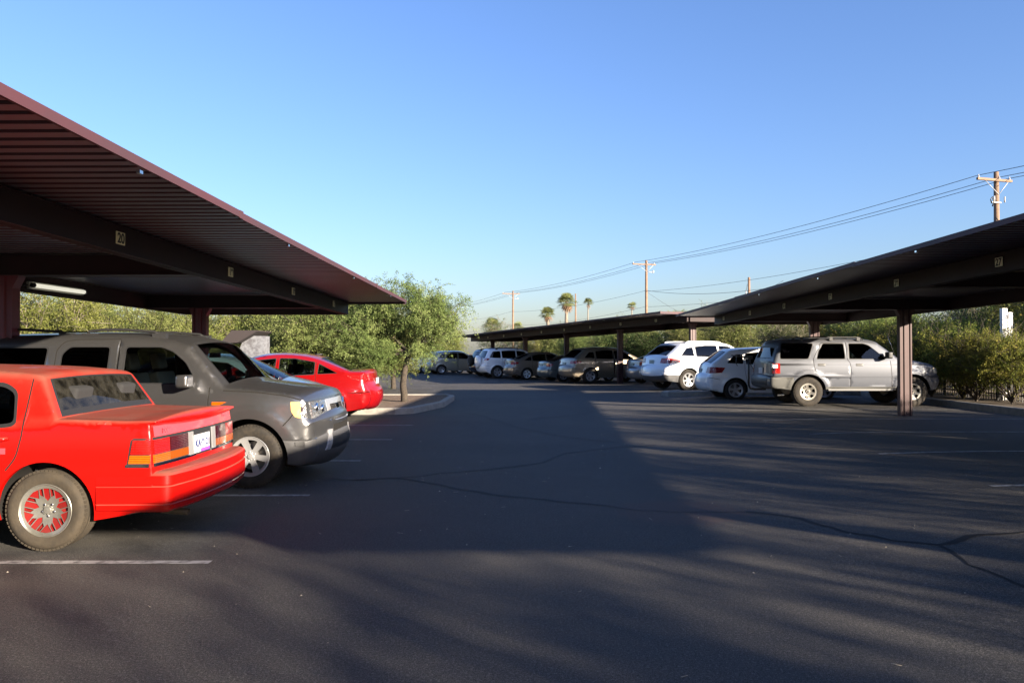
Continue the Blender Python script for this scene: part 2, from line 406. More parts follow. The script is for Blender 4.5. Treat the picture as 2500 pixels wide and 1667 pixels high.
    for i in range(N-1):
        zc = (s.S[i, 1]+s.S[i+1, 1])/2; xc = (s.S[i, 0]+s.S[i+1, 0])/2
        for j in range(nT-1):
            f = (i*nT+j, (i+1)*nT+j, (i+1)*nT+j+1, i*nT+j+1); tm = abs(T_[j]+T_[j+1])/2; m = P
            for k, (ia, ib, q) in enumerate(rng):
                lo, hi = min(ia, ib), max(ia, ib)
                if lo <= i < hi and tm < q['t']:
                    if i == lo or i == hi-1 or tm > q['t']-.035: m = BLK
                    else: m = None; gf[k].append(f)
            if m is P:
                for (pz, mm, *_) in [z for z in zones]:
                    if inpoly(np.array([(xc-s.N[i][0]*.02, zc-s.N[i][1]*.02)]), pz)[0]: m = mm
                for (a0, a1, mm) in sp.get('bandzones', ()):
                    if a0[0] <= xc <= a0[1] and a1[0] <= zc <= a1[1]: m = mm
            if m is not None: FF.setdefault(m, []).append(f)
    for m, fs in FF.items(): mb.add(bv, fs, m, True)
    for k, (ia, ib, q) in enumerate(rng):
        GG[k].add(bv, gf[k], q['m'], True); go = GG[k].build(q['name'], car, merge=1e-5)
    # floor pan
    x0 = s.S[0, 0]+.12; x1 = s.S[-1, 0]-.12; zf = sp['rocker']
    mb.box((x0, -.5, zf), (x1, .5, zf+.18), DARK); xi = (s.ax[0]+sp['archR']+.02, s.ax[1]-sp['archR']-.02) if s.ax[0] < s.ax[1] else (s.ax[1]+sp['archR']+.02, s.ax[0]-sp['archR']-.02)
    wd = ci(zf, sp['lower'])-.06
    mb.box((xi[0], -wd, zf+.01), (xi[1], wd, zf+.16), DARK)
    for (u, v) in ((x0-.1, min(s.ax)-sp['archR']), (max(s.ax)+sp['archR'], x1+.1)):
        if v-u > .15: mb.box((u, -wd+.12, zf+.02), (v, wd-.12, zf+.15), DARK)
    body = mb.build('body', car, merge=2e-5, angle=32)
    # remove unused verts
    b = bmesh.new(); b.from_mesh(body.data); bmesh.ops.delete(b, geom=[v for v in b.verts if not v.link_faces], context='VERTS'); b.to_mesh(body.data); b.free()
    for o, inn, wd in wins:
        for sg in (1, -1):
            wb = MB(); ex = inn
            s.side_patch(wb, ex, wd.get('m', glass), off=-.006, sg=sg, step=.12, thick=.004)
            wb.build('window', car)
    return body

WC = {}
def wheel_meshes(key):
    if key in WC: return WC[key]
    Rr, wd, rr, style, rub, face, back = key
    h = wd/2
    t = MB(); pr = [(rr-.012, -h+.02), (rr+.005, -h+.006), (rr+(Rr-rr)*.45, -h-.004), (Rr-.025, -h+.006), (Rr-.008, -h+.022), (Rr-.001, -h+.035)]
    ng = 4; a0 = -h+.035; st = (wd-.07)/ng
    for k in range(ng):
        pr += [(Rr, a0+st*k+.004), (Rr, a0+st*(k+1)-.006), (Rr-.009, a0+st*(k+1)-.004), (Rr-.009, a0+st*(k+1)-.0005)] if k < ng-1 else [(Rr, a0+st*k+.004)]
    pr += [(Rr-.001, h-.035), (Rr-.008, h-.022), (Rr-.025, h-.006), (rr+(Rr-rr)*.75, h+.002), (rr+(Rr-rr)*.45, h+.004), (rr+.03, h-.001), (rr+.005, h-.006), (rr-.012, h-.02)]
    t.lathe([(a, b) for a, b in pr], rub, 72)
    for k in range(60):                                   # shoulder blocks
        a = 2*math.pi*k/60
        for sg in (1, -1):
            M = Matrix.Rotation(-a, 4, 'Y')
            t.box((Rr-.022, sg*(h-.03)-.017, -.0115), (Rr-.002, sg*(h-.03)+.017, .0115), rub, M)
    hub = MB(); hub.lathe([(rr-.012, h-.02), (rr-.03, h-.05), (rr-.035, -h+.03), (rr-.012, -h+.02)], DARK if style != 'steel' else face, 40)
    hub.lathe([(0.001, -.005), (rr*.72, -.005), (rr*.72, -.02), (0.001, -.02)], DISC, 32, smooth=False)
    hub.lathe([(0.001, h-.05), (.07, h-.05), (.075, -.005)], DISC, 20)
    # face with holes
    R1 = rr-.006; holes = []
    def pol(r, a): return (r*math.cos(a), r*math.sin(a))
    n = int(style[1:]) if style[1:].isdigit() else 5; kind = style[0]
    red = []
    if kind == 's':                                       # plain spokes
        wr, wo = .30, .26
        for k in range(n):
            a0 = 2*math.pi*(k+.5)/n+math.pi/2; sp_ = 2*math.pi/n
            q = []
            for u in np.linspace(-1, 1, 7): q.append(pol(R1*.88, a0+u*sp_/2*.62))
            for u in np.linspace(1, -1, 3): q.append(pol(R1*.36, a0+u*sp_/2*.30))
            holes.append(fillet(q, .008, True, 2))
    elif kind == 'h':                                     # steel-look wheel with rounded trapezoid openings
        for k in range(n):
            a0 = 2*math.pi*(k+.5)/n+math.pi/2; sp_ = 2*math.pi/n
            q = [pol(R1*.84, a0+u*sp_*.30) for u in np.linspace(-1, 1, 5)]+[pol(R1*.52, a0+u*sp_*.20) for u in (1, -1)]
            holes.append(fillet(q, .012, True, 3))
    elif kind == 'm':                                     # many thin spokes
        for k in range(n):
            a0 = 2*math.pi*(k+.5)/n; sp_ = 2*math.pi/n
            holes.append([pol(R1*.88, a0-sp_*.3), pol(R1*.88, a0), pol(R1*.88, a0+sp_*.3), pol(R1*.42, a0+sp_*.12), pol(R1*.42, a0-sp_*.12)])
    elif kind == 'r':                                     # five groups of parallel slots, painted pockets
        for k in range(5):
            a0 = math.pi/2+2*math.pi*k/5; d = np.array(pol(1, a0)); n_ = np.array((-d[1], d[0]))
            def L(u, v): return tuple(d*u*R1+n_*v*R1)
            red.append([L(.36, .0), L(.50, .115), L(.885, .115), L(.885, -.115), L(.50, -.115)])
            for sg in (1, -1):
                q = [L(.52, sg*.150), L(.87, sg*.150), L(.835, sg*.285), L(.60, sg*.285)]; holes.append(q if sg > 0 else q[::-1])
            a1 = a0+math.pi/5; e = np.array(pol(1, a1)); m_ = np.array((-e[1], e[0]))
            def L2(u, v): return tuple(e*u*R1+m_*v*R1)
            red.append([L2(.56, .0), L2(.855, .24), L2(.90, .0), L2(.855, -.24)])
    outer = [pol(R1, 2*math.pi*k/64) for k in range(64)]
    dish = .035 if kind != 'h' else .045
    def dy(x, z):
        r = math.hypot(x, z)/R1
        if kind == 'h': return h-.012-dish*(1-ss(.25, .95, r))*1.0+(.03 if r < .22 else 0)
        return h-.010-dish*(1-r**2)*1.0+(.012 if r < .2 else 0)
    gp = [pol(R1*q, 2*math.pi*k/32) for q in (.1, .2, .21, .3, .45, .6, .75, .93) for k in range(32)]
    V, T, c = cdt([outer]+holes+red, gp); k = inpoly(c, outer); rd = np.zeros(len(T), bool)
    for q in holes: k &= ~inpoly(c, q)
    for q in red: rd |= inpoly(c, q)
    rim = MB(); V3 = [(a, dy(a, b), b) for a, b in V]
    def fl(t):
        a, b, c_ = V[t]; ar = (b[0]-a[0])*(c_[1]-a[1])-(b[1]-a[1])*(c_[0]-a[0]); return tuple(int(v) for v in (t if ar < 0 else t[::-1]))
    rim.add(V3, [fl(t) for t in T[k & ~rd]], face, True)
    for q in red:
        rim.add([(a, dy(a, b), b) for a, b in q]+[(a*1.0, dy(a, b)-.008, b) for a, b in q], [(i, (i+1) % len(q), len(q)+(i+1) % len(q), len(q)+i) for i in range(len(q))], back)
        rim.add([(a, dy(a, b)-.008, b) for a, b in q], [tuple(range(len(q)))], back)
    for q in holes:
        m_ = face if kind != 'r' else back
        n = len(q); rim.add([(a, dy(a, b), b) for a, b in q]+[(a*.985, dy(a, b)-(.028 if kind != 'r' else .035), b*.985) for a, b in q], [(i, (i+1) % n, n+(i+1) % n, n+i) for i in range(n)], m_)
    rim.lathe([(R1, h-.010), (rr+.004, h-.002), (rr+.008, h-.006), (rr-.006, h-.02)], face, 56)
    for k in range(5 if kind != 'h' else 6):
        a = 2*math.pi*(k+.5)/(5 if kind != 'h' else 6)+math.pi/2; x, z = pol(rr*.245, a); y = dy(x, z)
        b0 = len(rim.v); rim.lathe([(.001, y+.006), (.008, y+.006), (.011, y+.003), (.011, y-.01)], CHR if kind == 'r' else SILD, 10)
        for i in range(b0, len(rim.v)): v = rim.v[i]; rim.v[i] = (v[0]+x, v[1], v[2]+z)
    rim.lathe([(.001, dy(0, 0)+.008), (rr*.13, dy(0, 0)+.006), (rr*.15, dy(0, 0)-.004)], face if kind != 'h' else BLK, 24)
    rim.lathe([(.001, dy(0, 0)-.05), (rr*.3, dy(0, 0)-.05)], DARK, 20)
    if kind == 'r': rim.lathe([(R1*.95, h-.052), (R1*.5, h-.05), (R1*.3, h-.046)][::-1], back, 40)
    objs = []
    for nm, q in (('wheel', hub), ('tyre', t), ('rim', rim)):
        o = q.build(nm); me = o.data; bpy.data.objects.remove(o); objs.append(me)
    objs[2].set_sharp_from_angle(angle=R(35))
    WC[key] = objs; return objs
def put_wheel(car, x, y, z, key, side):
    ms = wheel_meshes(key)
    wo = bpy.data.objects.new('wheel', ms[0]); C.objects.link(wo); wo.parent = car; wo.location = (x, y, z); wo.rotation_euler = (0, random.uniform(0, 6) if key[3][0] != 'r' else 0, 0 if side > 0 else math.pi)
    for nm, me in (('tyre', ms[1]), ('rim', ms[2])):
        o = bpy.data.objects.new(nm, me); C.objects.link(o); o.parent = wo
def seat(car, x, y, z, m, bench=False, wd=.5):
    mb = MB(); T = Matrix.Translation((x, y, z))
    w = wd/2 if not bench else .62
    mb.box((-.25, -w, .0), (.27, w, .16), m, T)
    mb.box((-.07, -w, 0), (.07, w, .62), m, T @ Matrix.Translation((-.26, 0, .1)) @ Matrix.Rotation(R(-14), 4, 'Y'))
    for yy in ([0] if not bench else [-.36, .36]):
        mb.box((-.045, yy-.13, .66), (.055, yy+.13, .86), m, T @ Matrix.Translation((-.27, 0, .1)) @ Matrix.Rotation(R(-13), 4, 'Y'))
    o = mb.build('seat', car); bevel(o, .035, 3)
    for p in o.data.polygons: p.use_smooth = True
def cabin(car, sp, m):
    xf, zs = sp['seat']; xr_ = sp.get('seat2', xf-.85); hw = .36
    for y in (-hw, hw): seat(car, xf, y, zs, m)
    seat(car, xr_, 0, zs+.02, m, True)
    if 'seat3' in sp: seat(car, sp['seat3'], 0, zs+.05, m, True)
    mb = MB(); zb = sp['dash'][1]; xd = sp['dash'][0]; wy = ci(.9, sp['lower'])-.12
    mb.box((xd-.12, -wy, zb-.28), (xd+.45, wy, zb), INT); bevel(mb.build('dashboard', car), .05, 3)
    st = MB(); c_ = Vector((xd-.2, .36, zb-.05)); pts = []
    ax = Vector((-.9, 0, .45)).normalized(); u = Vector((0, 1, 0)); v = ax.cross(u)
    for k in range(21): a = 2*math.pi*k/20; pts.append(c_+(u*math.cos(a)+v*math.sin(a))*.18)
    st.tube(pts, .014, INT, 6, False); st.tube([c_+u*.17, c_-u*.17], .016, INT, 6); st.tube([c_, c_-ax*.25], .025, INT, 6); st.build('steering_wheel', car)
def mirror(car, x, y, z, m, sg, sz=(.09, .2, .16), glassm=None):
    mb = MB(); mb.box((x-sz[0]/2, sg*y+(0 if sg > 0 else -sz[1])+sg*.05, z), (x+sz[0]/2, sg*y+(sz[1] if sg > 0 else 0)+sg*.05, z+sz[2]), m)
    o = mb.build('side_mirror', car); bevel(o, .042, 4)
    q = MB(); q.box((x-.04, sg*y+(0 if sg > 0 else -.08), z+.01), (x+.03, sg*y+(.08 if sg > 0 else 0), z+.06), m); q.build('mirror_arm', o)
    for p in o.data.polygons: p.use_smooth = True
def plate(car, s, z, txt=None, rear=True, y=0, m=None, w=.305, h=.152):
    mb = MB(); p = s._end(y, z, rear, .016); sg = -1 if rear else 1
    x = p[0]; mb.box((x-.004, y-w/2, z-h/2), (x+.004, y+w/2, z+h/2), m or PLW)
    o = mb.build('licence_plate', car)
    if txt:
        M = Matrix.Translation((x+sg*.006, y, z-.002)) @ Matrix.Rotation(R(-90 if rear else 90), 4, 'Z') @ Matrix.Rotation(R(90), 4, 'X')
        text_mesh(txt, .085, PLB, o, 'plate_lettering', M, .001)
    return o
def handle(car, s, x, z, m, sg, w=.17, h=.035):
    mb = MB(); y = s.W(x, z)
    mb.tube([(x-w/2, sg*(y+.002), z), (x-w/2+.02, sg*(y+.03), z), (x+w/2-.02, sg*(y+.03), z), (x+w/2, sg*(y+.002), z)], h/2.4, m, 8)
    mb.build('door_handle', car)
def new_car(name, label, group, loc, heading, sp, P, wheels, windowm=GL_TINT):
    car = empty(name, loc, R(heading), label, 'car', group); s = Body(sp)
    make_body(s, P, car, windowm)
    key = wheels
    for a in sp['axles']:
        for sg in (1, -1):
            y = s.base(a, sp['wheelR']+sp['archR']*.75)-key[1]/2-sp.get('tuck', .03)
            put_wheel(car, a, sg*y, sp['wheelR'], key, sg)
    return car, s
def side_light(car, s, name, poly, m, rearpoly=None, sg=1, rear=True, fil=.012, off=.005):
    mb = MB(); s.side_patch(mb, poly, m, off, sg, fil)
    if rearpoly: s.end_patch(mb, [(sg*a, b) for a, b in rearpoly], m, rear, off+.002, 0)
    return mb.build(name, car)
def bumper_sweep(car, s, x0, xr, yc, rc, bow, prof, m, name='bumper', sgx=-1):
    """sweep an (outward, z) profile along one side, round the corner and across the end of the car"""
    path = []
    n1 = 8; ys = lambda x: s.base(x, .5)
    xs_ = [x0+(xr-sgx*rc-x0)*k/n1 for k in range(n1+1)]
    side = [(x, ys(x)+.004) for x in xs_]; ye = side[-1][1]
    cor = [(xr-sgx*rc+sgx*rc*math.sin(t), ye-rc+rc*math.cos(t)) for t in np.linspace(0, math.pi/2, 9)[1:]]
    half = side+cor; yl = cor[-1][1]
    mid = [(xr+sgx*bow*(1-abs(t)**2.2), yl*t) for t in np.linspace(1, -1, 15)[1:-1]]
    path = half+mid+[(p[0], -p[1]) for p in half[::-1]]
    mb = MB(); vs = []; n = len(prof); k = len(path)
    for i, p in enumerate(path):
        q0 = path[max(i-1, 0)]; q1 = path[min(i+1, k-1)]; t = Vector((q1[0]-q0[0], q1[1]-q0[1])).normalized(); o = Vector((-t.y, t.x))
        if o.dot(Vector((p[0]-(x0+.5*(-sgx)), p[1]))) < 0: o = -o
        vs += [(p[0]+o.x*q[0], p[1]+o.y*q[0], q[1]) for q in prof]
    fs = [(i*n+j, (i+1)*n+j, (i+1)*n+j+1, i*n+j+1) for i in range(k-1) for j in range(n-1)]
    # make the faces look outwards
    f = fs[(n//2)]; va, vb, vc = (Vector(vs[q]) for q in f[:3]); nn = (vb-va).cross(vc-va)
    if nn.y < 0: fs = [q[::-1] for q in fs]
    mb.add(vs, fs, m, True)
    ring = [vs[i*n] for i in range(k) if (vs[i*n][0]-(xr-sgx*.35))*sgx > 0]; mb.add(ring, [tuple(range(len(ring)))], m)
    return mb.build(name, car, angle=25)
def yedge(s, z, rear=True):
    S = s.S[:s.top] if rear else s.S[s.top:][::-1]; zz = np.maximum.accumulate(S[:, 1])+np.arange(len(S))*1e-7
    x = float(np.interp(z, zz, S[:, 0])); r = float(np.interp(z, zz, S[:, 3])); return s.base(x, z)-r, x
# ---------------- the individual cars ----------------
def mirror_p(p): return p
# ---- old boxy red saloon, tail towards the camera's right
P_RED = paint('faded_red_paint', (.32, .003, .0015), 0, .3, ((.15, .07, .048), .75, .0), .35, .22)
P_PINK = paint('sun_faded_red_paint', (.42, .04, .055), 0, .5, None, .2)
spA = dict(wheelR=.312, axles=(-1.31, 1.31), archR=.372, rocker=.235, fil=.03, res=.06, seg=.06,
    sil=[(-2.12, .31, .05, .05), (-2.14, .33, .05, .04), (-2.14, .50, .045, .03), (-2.13, .60, .045, .03), (-2.125, .635, .045, .02, .008), (-2.115, .86, .045, .03),
         (-2.10, .965, .045, .02, .008), (-2.145, .975, .045, .015, .006), (-2.145, .992, .045, .015, .006), (-2.08, .994, .03, .022, .01), (-1.9, .992, .02, .03), (-1.42, 1.005, .02, .03, .01), (-1.385, 1.008, .03, .03, .01), (-1.215, 1.315, .035, .04, .02), (-1.16, 1.345, .03, .05, .05),
         (-.9, 1.37, .03, .06, .15), (-.1, 1.385, .035, .07, .2), (.25, 1.36, .04, .07, .1), (.31, 1.345, .05, .07, .02), (.93, .965, .07, .05, .02), (1.0, .955, .05, .05, .02), (1.6, .91, .04, .06, .2), (2.08, .84, .04, .06, .06), (2.13, .7, .06, .07), (2.15, .57, .1, .1, .02), (2.22, .55, .1, .12, .02), (2.23, .36, .1, .1), (2.15, .26, .05, .05)],
    belt=[(-2.4, 1.12), (-1.6, 1.05), (-1.42, .985), (-1.2, .945), (.8, .92), (1.1, .99), (2.3, .99)],
    lower=[(.22, .825), (.32, .842), (.42, .852), (.6, .864), (.75, .865), (.9, .855), (1.05, .835)], shoulder=.016, tumble=.30, curve=.1,
    plan=[(-2.35, .975), (-2.1, .98), (-1.6, .993), (-1.0, 1), (1.0, 1), (1.7, .98), (2.3, .93)],
    windows=[dict(p=[(-1.08, .955), (-.98, .94), (-.42, .94), (-.42, 1.285), (-.93, 1.285), (-1.04, 1.22)], f=.05, rim=.03),
             dict(p=[(-.34, .94), (.62, .94), (.60, .99), (.22, 1.285), (-.34, 1.285)], f=.04, rim=.025)],
    seamw=.006, seams=[[(-1.135, 1.31), (-1.14, .9), (-1.10, .72), (-1.02, .62)], [(-.38, 1.31), (-.38, .25)], [(.74, .93), (.78, .25)], ],
    screens=[dict(a=(-1.38, 1.015), b=(-1.22, 1.305), t=.955, m=GL_DUSTY, name='rear_window'), dict(a=(.31, 1.345), b=(.93, .965), t=.9, m=GL_TINT, name='windscreen')],
    seat=(.05, .28), seat2=-.85, dash=(.62, .93), tuck=.02)
WA = (.312, .205, .196, 'r5', RUBB, mat('machined_alloy', (.24, .235, .21), .34, .65, noise_=(7, (.14, .13, .10), .45, .8)), mat('red_wheel_pockets', (.16, .005, .005), .45, coat=.1, spec=.25, noise_=(8, (.09, .02, .015), .4, .9)))
carA, sA = new_car('parked_car', 'old boxy bright red saloon with dusty roof and red-spoked wheel, nearest car on the left', 'cars parked under the left carport', (-4.864, 6.70, 0), 180, spA, P_RED, WA, GL_TINT)
ye, xe = yedge(sA, .8)
# tail panel: pink faded lid face, lamp band, chrome strip, plate
def rear_poly(s, y0, y1, z0, z1): return [(y0, z0), (y1, z0), (y1, z1), (y0, z1)]
mb = MB(); sA.end_patch(mb, rear_poly(sA, -.79, .79, .868, .950), P_PINK, True, .0025); o = mb.build('boot_lid_face', carA); o['label'] = 'pink sun-faded boot lid face'
mb = MB()
for sg in (1, -1):
    sA.side_patch(mb, [(-2.108, .640), (-1.93, .640), (-1.945, .70), (-1.965, .845), (-1.985, .862), (-2.108, .862)], BLK, .004, sg, .008)
sA.end_patch(mb, rear_poly(sA, -ye, ye, .645, .866), BLK, True, .004); mb.build('tail_lamp_surround', carA)
for sg in (1, -1):
    side_light(carA, sA, 'taillight', [(-2.112, .740), (-1.965, .740), (-1.982, .848), (-2.112, .848)], LRED, [(.60, .740), (ye+.002, .740), (ye+.002, .848), (.60, .848)], sg, off=.010, fil=0)
    side_light(carA, sA, 'turn_signal', [(-2.112, .672), (-1.95, .672), (-1.963, .734), (-2.112, .734)], LORG, [(.60, .672), (ye+.002, .672), (ye+.002, .734), (.60, .734)], sg, off=.010, fil=0)
    for (y0, y1) in ((.295, .585),):
        mb = MB(); sA.end_patch(mb, rear_poly(sA, *sorted((sg*y0, sg*y1)), .740, .848), LDRED, True, .012); mb.build('inner_taillight', carA)
        mb = MB(); sA.end_patch(mb, rear_poly(sA, *sorted((sg*y0, sg*y1)), .672, .734), mat('dark_amber_lens', (.22, .045, .003), .2, coat=1), True, .012); mb.build('inner_turn_signal', carA)
    mb = MB(); sA.end_patch(mb, rear_poly(sA, *sorted((sg*.20, sg*.28)), .66, .852), SILV, True, .014); mb.build('plate_recess_trim', carA)
for sg in (1, -1):
    mb = MB(); sA.side_patch(mb, [(-2.108, .644), (-1.93, .644), (-1.932, .664), (-2.108, .664)], CHR, .011, sg); sA.end_patch(mb, rear_poly(sA, *sorted((sg*.17, sg*ye)), .644, .664), CHR, True, .013); mb.build('chrome_strip', carA)
po = plate(carA, sA, .742, 'KA·9121', y=.04)
mb = MB(); p = sA._end(0, .68, True, .022); mb.box((p[0]-.002, -.10, .668), (p[0]+.0, .08, .695), mat('plate_purple', (.22, .06, .45), .5)); mb.build('plate_motif', po)
for (t, y, s_) in (('DODGE', .60, .052), ('SPIRIT', -.57, .042)):
    p = sA._end(y, .905, True, .006); text_mesh(t, s_, mat('faded_badge', (.22, .05, .07), .5), carA, 'badge', Matrix.Translation((p[0], y, .905 if y > 0 else .93)) @ Matrix.Rotation(R(-90), 4, 'Z') @ Matrix.Rotation(R(90), 4, 'X'), .0008)
mb = MB(); mb.box((-1.31, -.12, 1.03), (-1.25, .12, 1.06), BLK); mb.box((-1.315, -.10, 1.035), (-1.31, .10, 1.055), LRED); mb.build('high_brake_light', carA)
mb = MB(); mb.box((-1.35, -.66, .93), (-.95, .66, .985), mat('blue_parcel_shelf', (.04, .06, .16), .9)); mb.build('parcel_shelf', carA)
cabin(carA, spA, SEATD)
bumper_sweep(carA, sA, -1.705, -2.27, 0, .085, .075, [(-.05, .606), (-.012, .592), (0, .578), (.002, .512), (-.010, .506), (-.010, .498), (.003, .492), (.002, .375), (-.007, .368), (-.007, .362), (-.001, .355), (-.008, .318), (-.03, .298), (-.10, .290)], P_RED)
for t_ in (.945, -.945):
    mb = MB(); sA.top_patch(mb, (-2.08, .994), (-1.42, 1.005), t_-.004, t_+.004, DARK, .0015, 1); mb.build('lid_gap', carA)
for y_ in (.25, -.1):
    mb = MB(); mb.box((-1.29, y_-.005, 1.10), (-1.275, y_+.005, 1.20), LWHT, Matrix.Rotation(0, 4, 'X')); mb.build('window_sticker', carA)
mb = MB(); mb.tube([(-1.9, .42, .25), (-2.12, .45, .235), (-2.24, .45, .225)], .028, mat('rusty_exhaust', (.10, .075, .05), .6, .5), 12, False)
mb.tube([(-1.55, .3, .27), (-1.6, .3, .27), (-2.0, .3, .27), (-2.04, .3, .27)], [.05, .085, .085, .05], MATS['rusty_exhaust'], 14); mb.build('exhaust', carA)
for sg in (1, -1): handle(carA, sA, -.95, .86, MATS['faded_red_paint'], sg); mirror(carA, .62, .80, .93, P_RED, sg)
mb = MB(); sA.side_patch(mb, [(-1.02, .745), (-.95, .745), (-.95, .79), (-1.02, .79)], P_PINK, .003, 1); mb.build('side_badge', carA)
for sg in (1, -1): side_light(carA, sA, 'headlight', [(2.12, .60), (1.98, .60), (1.98, .76), (2.10, .76)], LCLR, [(.35, .60), (.74, .60), (.74, .76), (.35, .76)], sg, False)

# ---- dark grey boxy SUV, nose towards the camera's right
P_GREY = paint('dark_grey_metallic_paint', (.21, .21, .215), .90, .27, ((.10, .09, .07), .2, .02), .45)
spB = dict(wheelR=.356, axles=(-1.185, 1.39), archR=.425, rocker=.27, fil=.05, res=.065, lipblack=True,
    sil=[(-2.12, .36, .05, .08), (-2.20, .45, .07, .12), (-2.22, .60, .08, .14), (-2.16, .76, .07, .06), (-2.14, 1.10, .05, .08), (-2.08, 1.56, .05, .09), (-1.98, 1.66, .05, .1, .08), (-1.5, 1.705, .04, .1, .2), (-.6, 1.725, .04, .1, .2), (0, 1.715, .04, .1, .2), (.42, 1.67, .05, .1, .12), (.66, 1.60, .06, .08, .03),
         (1.10, 1.135, .08, .05, .03), (1.25, 1.12, .06, .05, .03), (1.65, 1.08, .05, .05, .15), (1.90, 1.045, .06, .05, .06), (1.985, 1.00, .09, .03, .01), (2.005, .97, .10, .03, .01), (2.03, .83, .12, .06), (2.045, .765, .12, .08, .012), (2.09, .74, .13, .10, .012), (2.09, .56, .13, .11), (2.105, .54, .14, .12, .008), (2.12, .40, .14, .12), (2.05, .27, .1, .1, .05), (1.92, .235, .05, .05)],
    belt=[(-2.6, 1.14), (1.02, 1.14), (1.3, 1.25), (2.4, 1.25)], lower=[(.25, .90), (.35, .93), (.5, .965), (.7, .975), (.92, .97), (1.05, .955), (1.14, .93), (1.25, .91)], shoulder=.008, tumble=.20, curve=.12,
    plan=[(-2.3, .95), (-2.0, .985), (-1.2, 1), (1.4, 1), (1.85, .975), (2.1, .91), (2.3, .80)], flare=.010, flw=.10,
    windows=[dict(p=[(-1.95, 1.17), (-.93, 1.17), (-.91, 1.58), (-1.90, 1.58)], f=.04, m=GL_DARK), dict(p=[(-.76, 1.165), (-.21, 1.165), (-.21, 1.585), (-.68, 1.585), (-.76, 1.50)], f=.04, rim=.014, m=GL_DARK), dict(p=[(-.05, 1.16), (.76, 1.16), (.76, 1.24), (.66, 1.40), (.50, 1.53), (.36, 1.585), (-.05, 1.585)], f=.04, rim=.014, m=GL_CLEAR)],
    seamw=.006, seams=[[(.95, 1.13), (.94, .95), (.96, .80), (.97, .3)], [(-.12, 1.66), (-.12, .3)], [(-.82, 1.14), (-.82, .80), (-.76, .62)], [(-.82, 1.14), (-.82, 1.55), (-.74, 1.64), (-.6, 1.66), (-.12, 1.665)], [(-.7, .36), (.9, .36)], [(1.77, .70), (1.86, .80), (1.89, .85)], [(1.10, 1.09), (1.5, 1.07), (1.80, 1.03), (1.96, .985)]],
    zones=[([(1.72, .2), (2.6, .2), (2.6, .545), (1.72, .535)], GREYPL), ([(-.74, .2), (.95, .2), (.95, .325), (-.74, .325)], GREYPL), ([(-2.7, .2), (-1.62, .2), (-1.62, .50), (-2.7, .52)], GREYPL)],
    screens=[dict(a=(-2.135, 1.17), b=(-2.085, 1.53), t=.82, m=GL_DARK, name='rear_window'), dict(a=(.66, 1.60), b=(1.10, 1.135), t=.90, m=GL_CLEAR, name='windscreen')],
    seat=(.22, .56), seat2=-.60, dash=(.86, 1.10), tuck=.05)
WB = (.356, .225, .216, 's6', RUB, SILV, SILV)
carB, sB = new_car('parked_car', 'dark grey boxy SUV with roof rails and chrome grille, behind the old red saloon', 'cars parked under the left carport', (-2.92-1.39, 8.5+.98, 0), 0, spB, P_GREY, WB, GL_TINT)
cabin(carB, spB, SEATB)
for sg in (1, -1):
    side_light(carB, sB, 'corner_indicator', [(1.965, .78), (1.90, .80), (1.86, .86), (1.85, .965), (1.955, .965)], mat('pale_amber_lens', (.62, .34, .12), .12, coat=1), None, sg, False, off=.006, fil=.01)
    side_light(carB, sB, 'headlight', [(2.03, .765), (1.968, .785), (1.958, .965), (2.0, .965)], LCLR, [(.40, .745), (.46, .72), (.80, .775), (.81, .96), (.40, .96)], sg, False, off=.008, fil=0)
    for (yy, zz) in ((.66, .885), (.52, .86)):
        p = sB._end(sg*yy, zz, False, .014); q = MB(); q.tube([(p[0]-.03, p[1], zz), (p[0]-.001, p[1], zz), (p[0]+.004, p[1], zz)], [.055, .052, .01], CHR, 20); q.build('lamp_bowl', carB)
mb = MB(); sB.end_patch(mb, [(-.40, .965), (-.40, .80), (-.34, .715), (.34, .715), (.40, .80), (.40, .965)], SILV, False, .012, .02); gr = mb.build('grille', carB)
for (y0, y1) in ((-.28, -.08), (.08, .28)):
    q = MB(); sB.end_patch(q, [(y0, .775), (y1, .775), (y1, .90), (y0, .90)], DARK, False, .017, .01)
    for k in range(7):
        zz = .783+.016*k; p0 = sB._end(y0, zz, False, .019); p1 = sB._end(y1, zz, False, .019); q.tube([p0, p1], .0022, GREYPL, 5)
    q.build('grille_mesh', gr)
q = MB(); sB.end_patch(q, [(-.065, .775), (.065, .775), (.065, .90), (-.065, .90)], CHR, False, .024, .02); q.build('emblem', gr)
mb = MB(); sB.end_patch(mb, [(-.60, .37), (.60, .37), (.42, .53), (-.42, .53)], BLK, False, .008, .02); mb.build('lower_intake', carB)
mb = MB(); sB.end_patch(mb, [(-.38, .56), (.38, .56), (.36, .67), (-.36, .67)], DARK, False, .008, .02); mb.build('bumper_slot', carB)
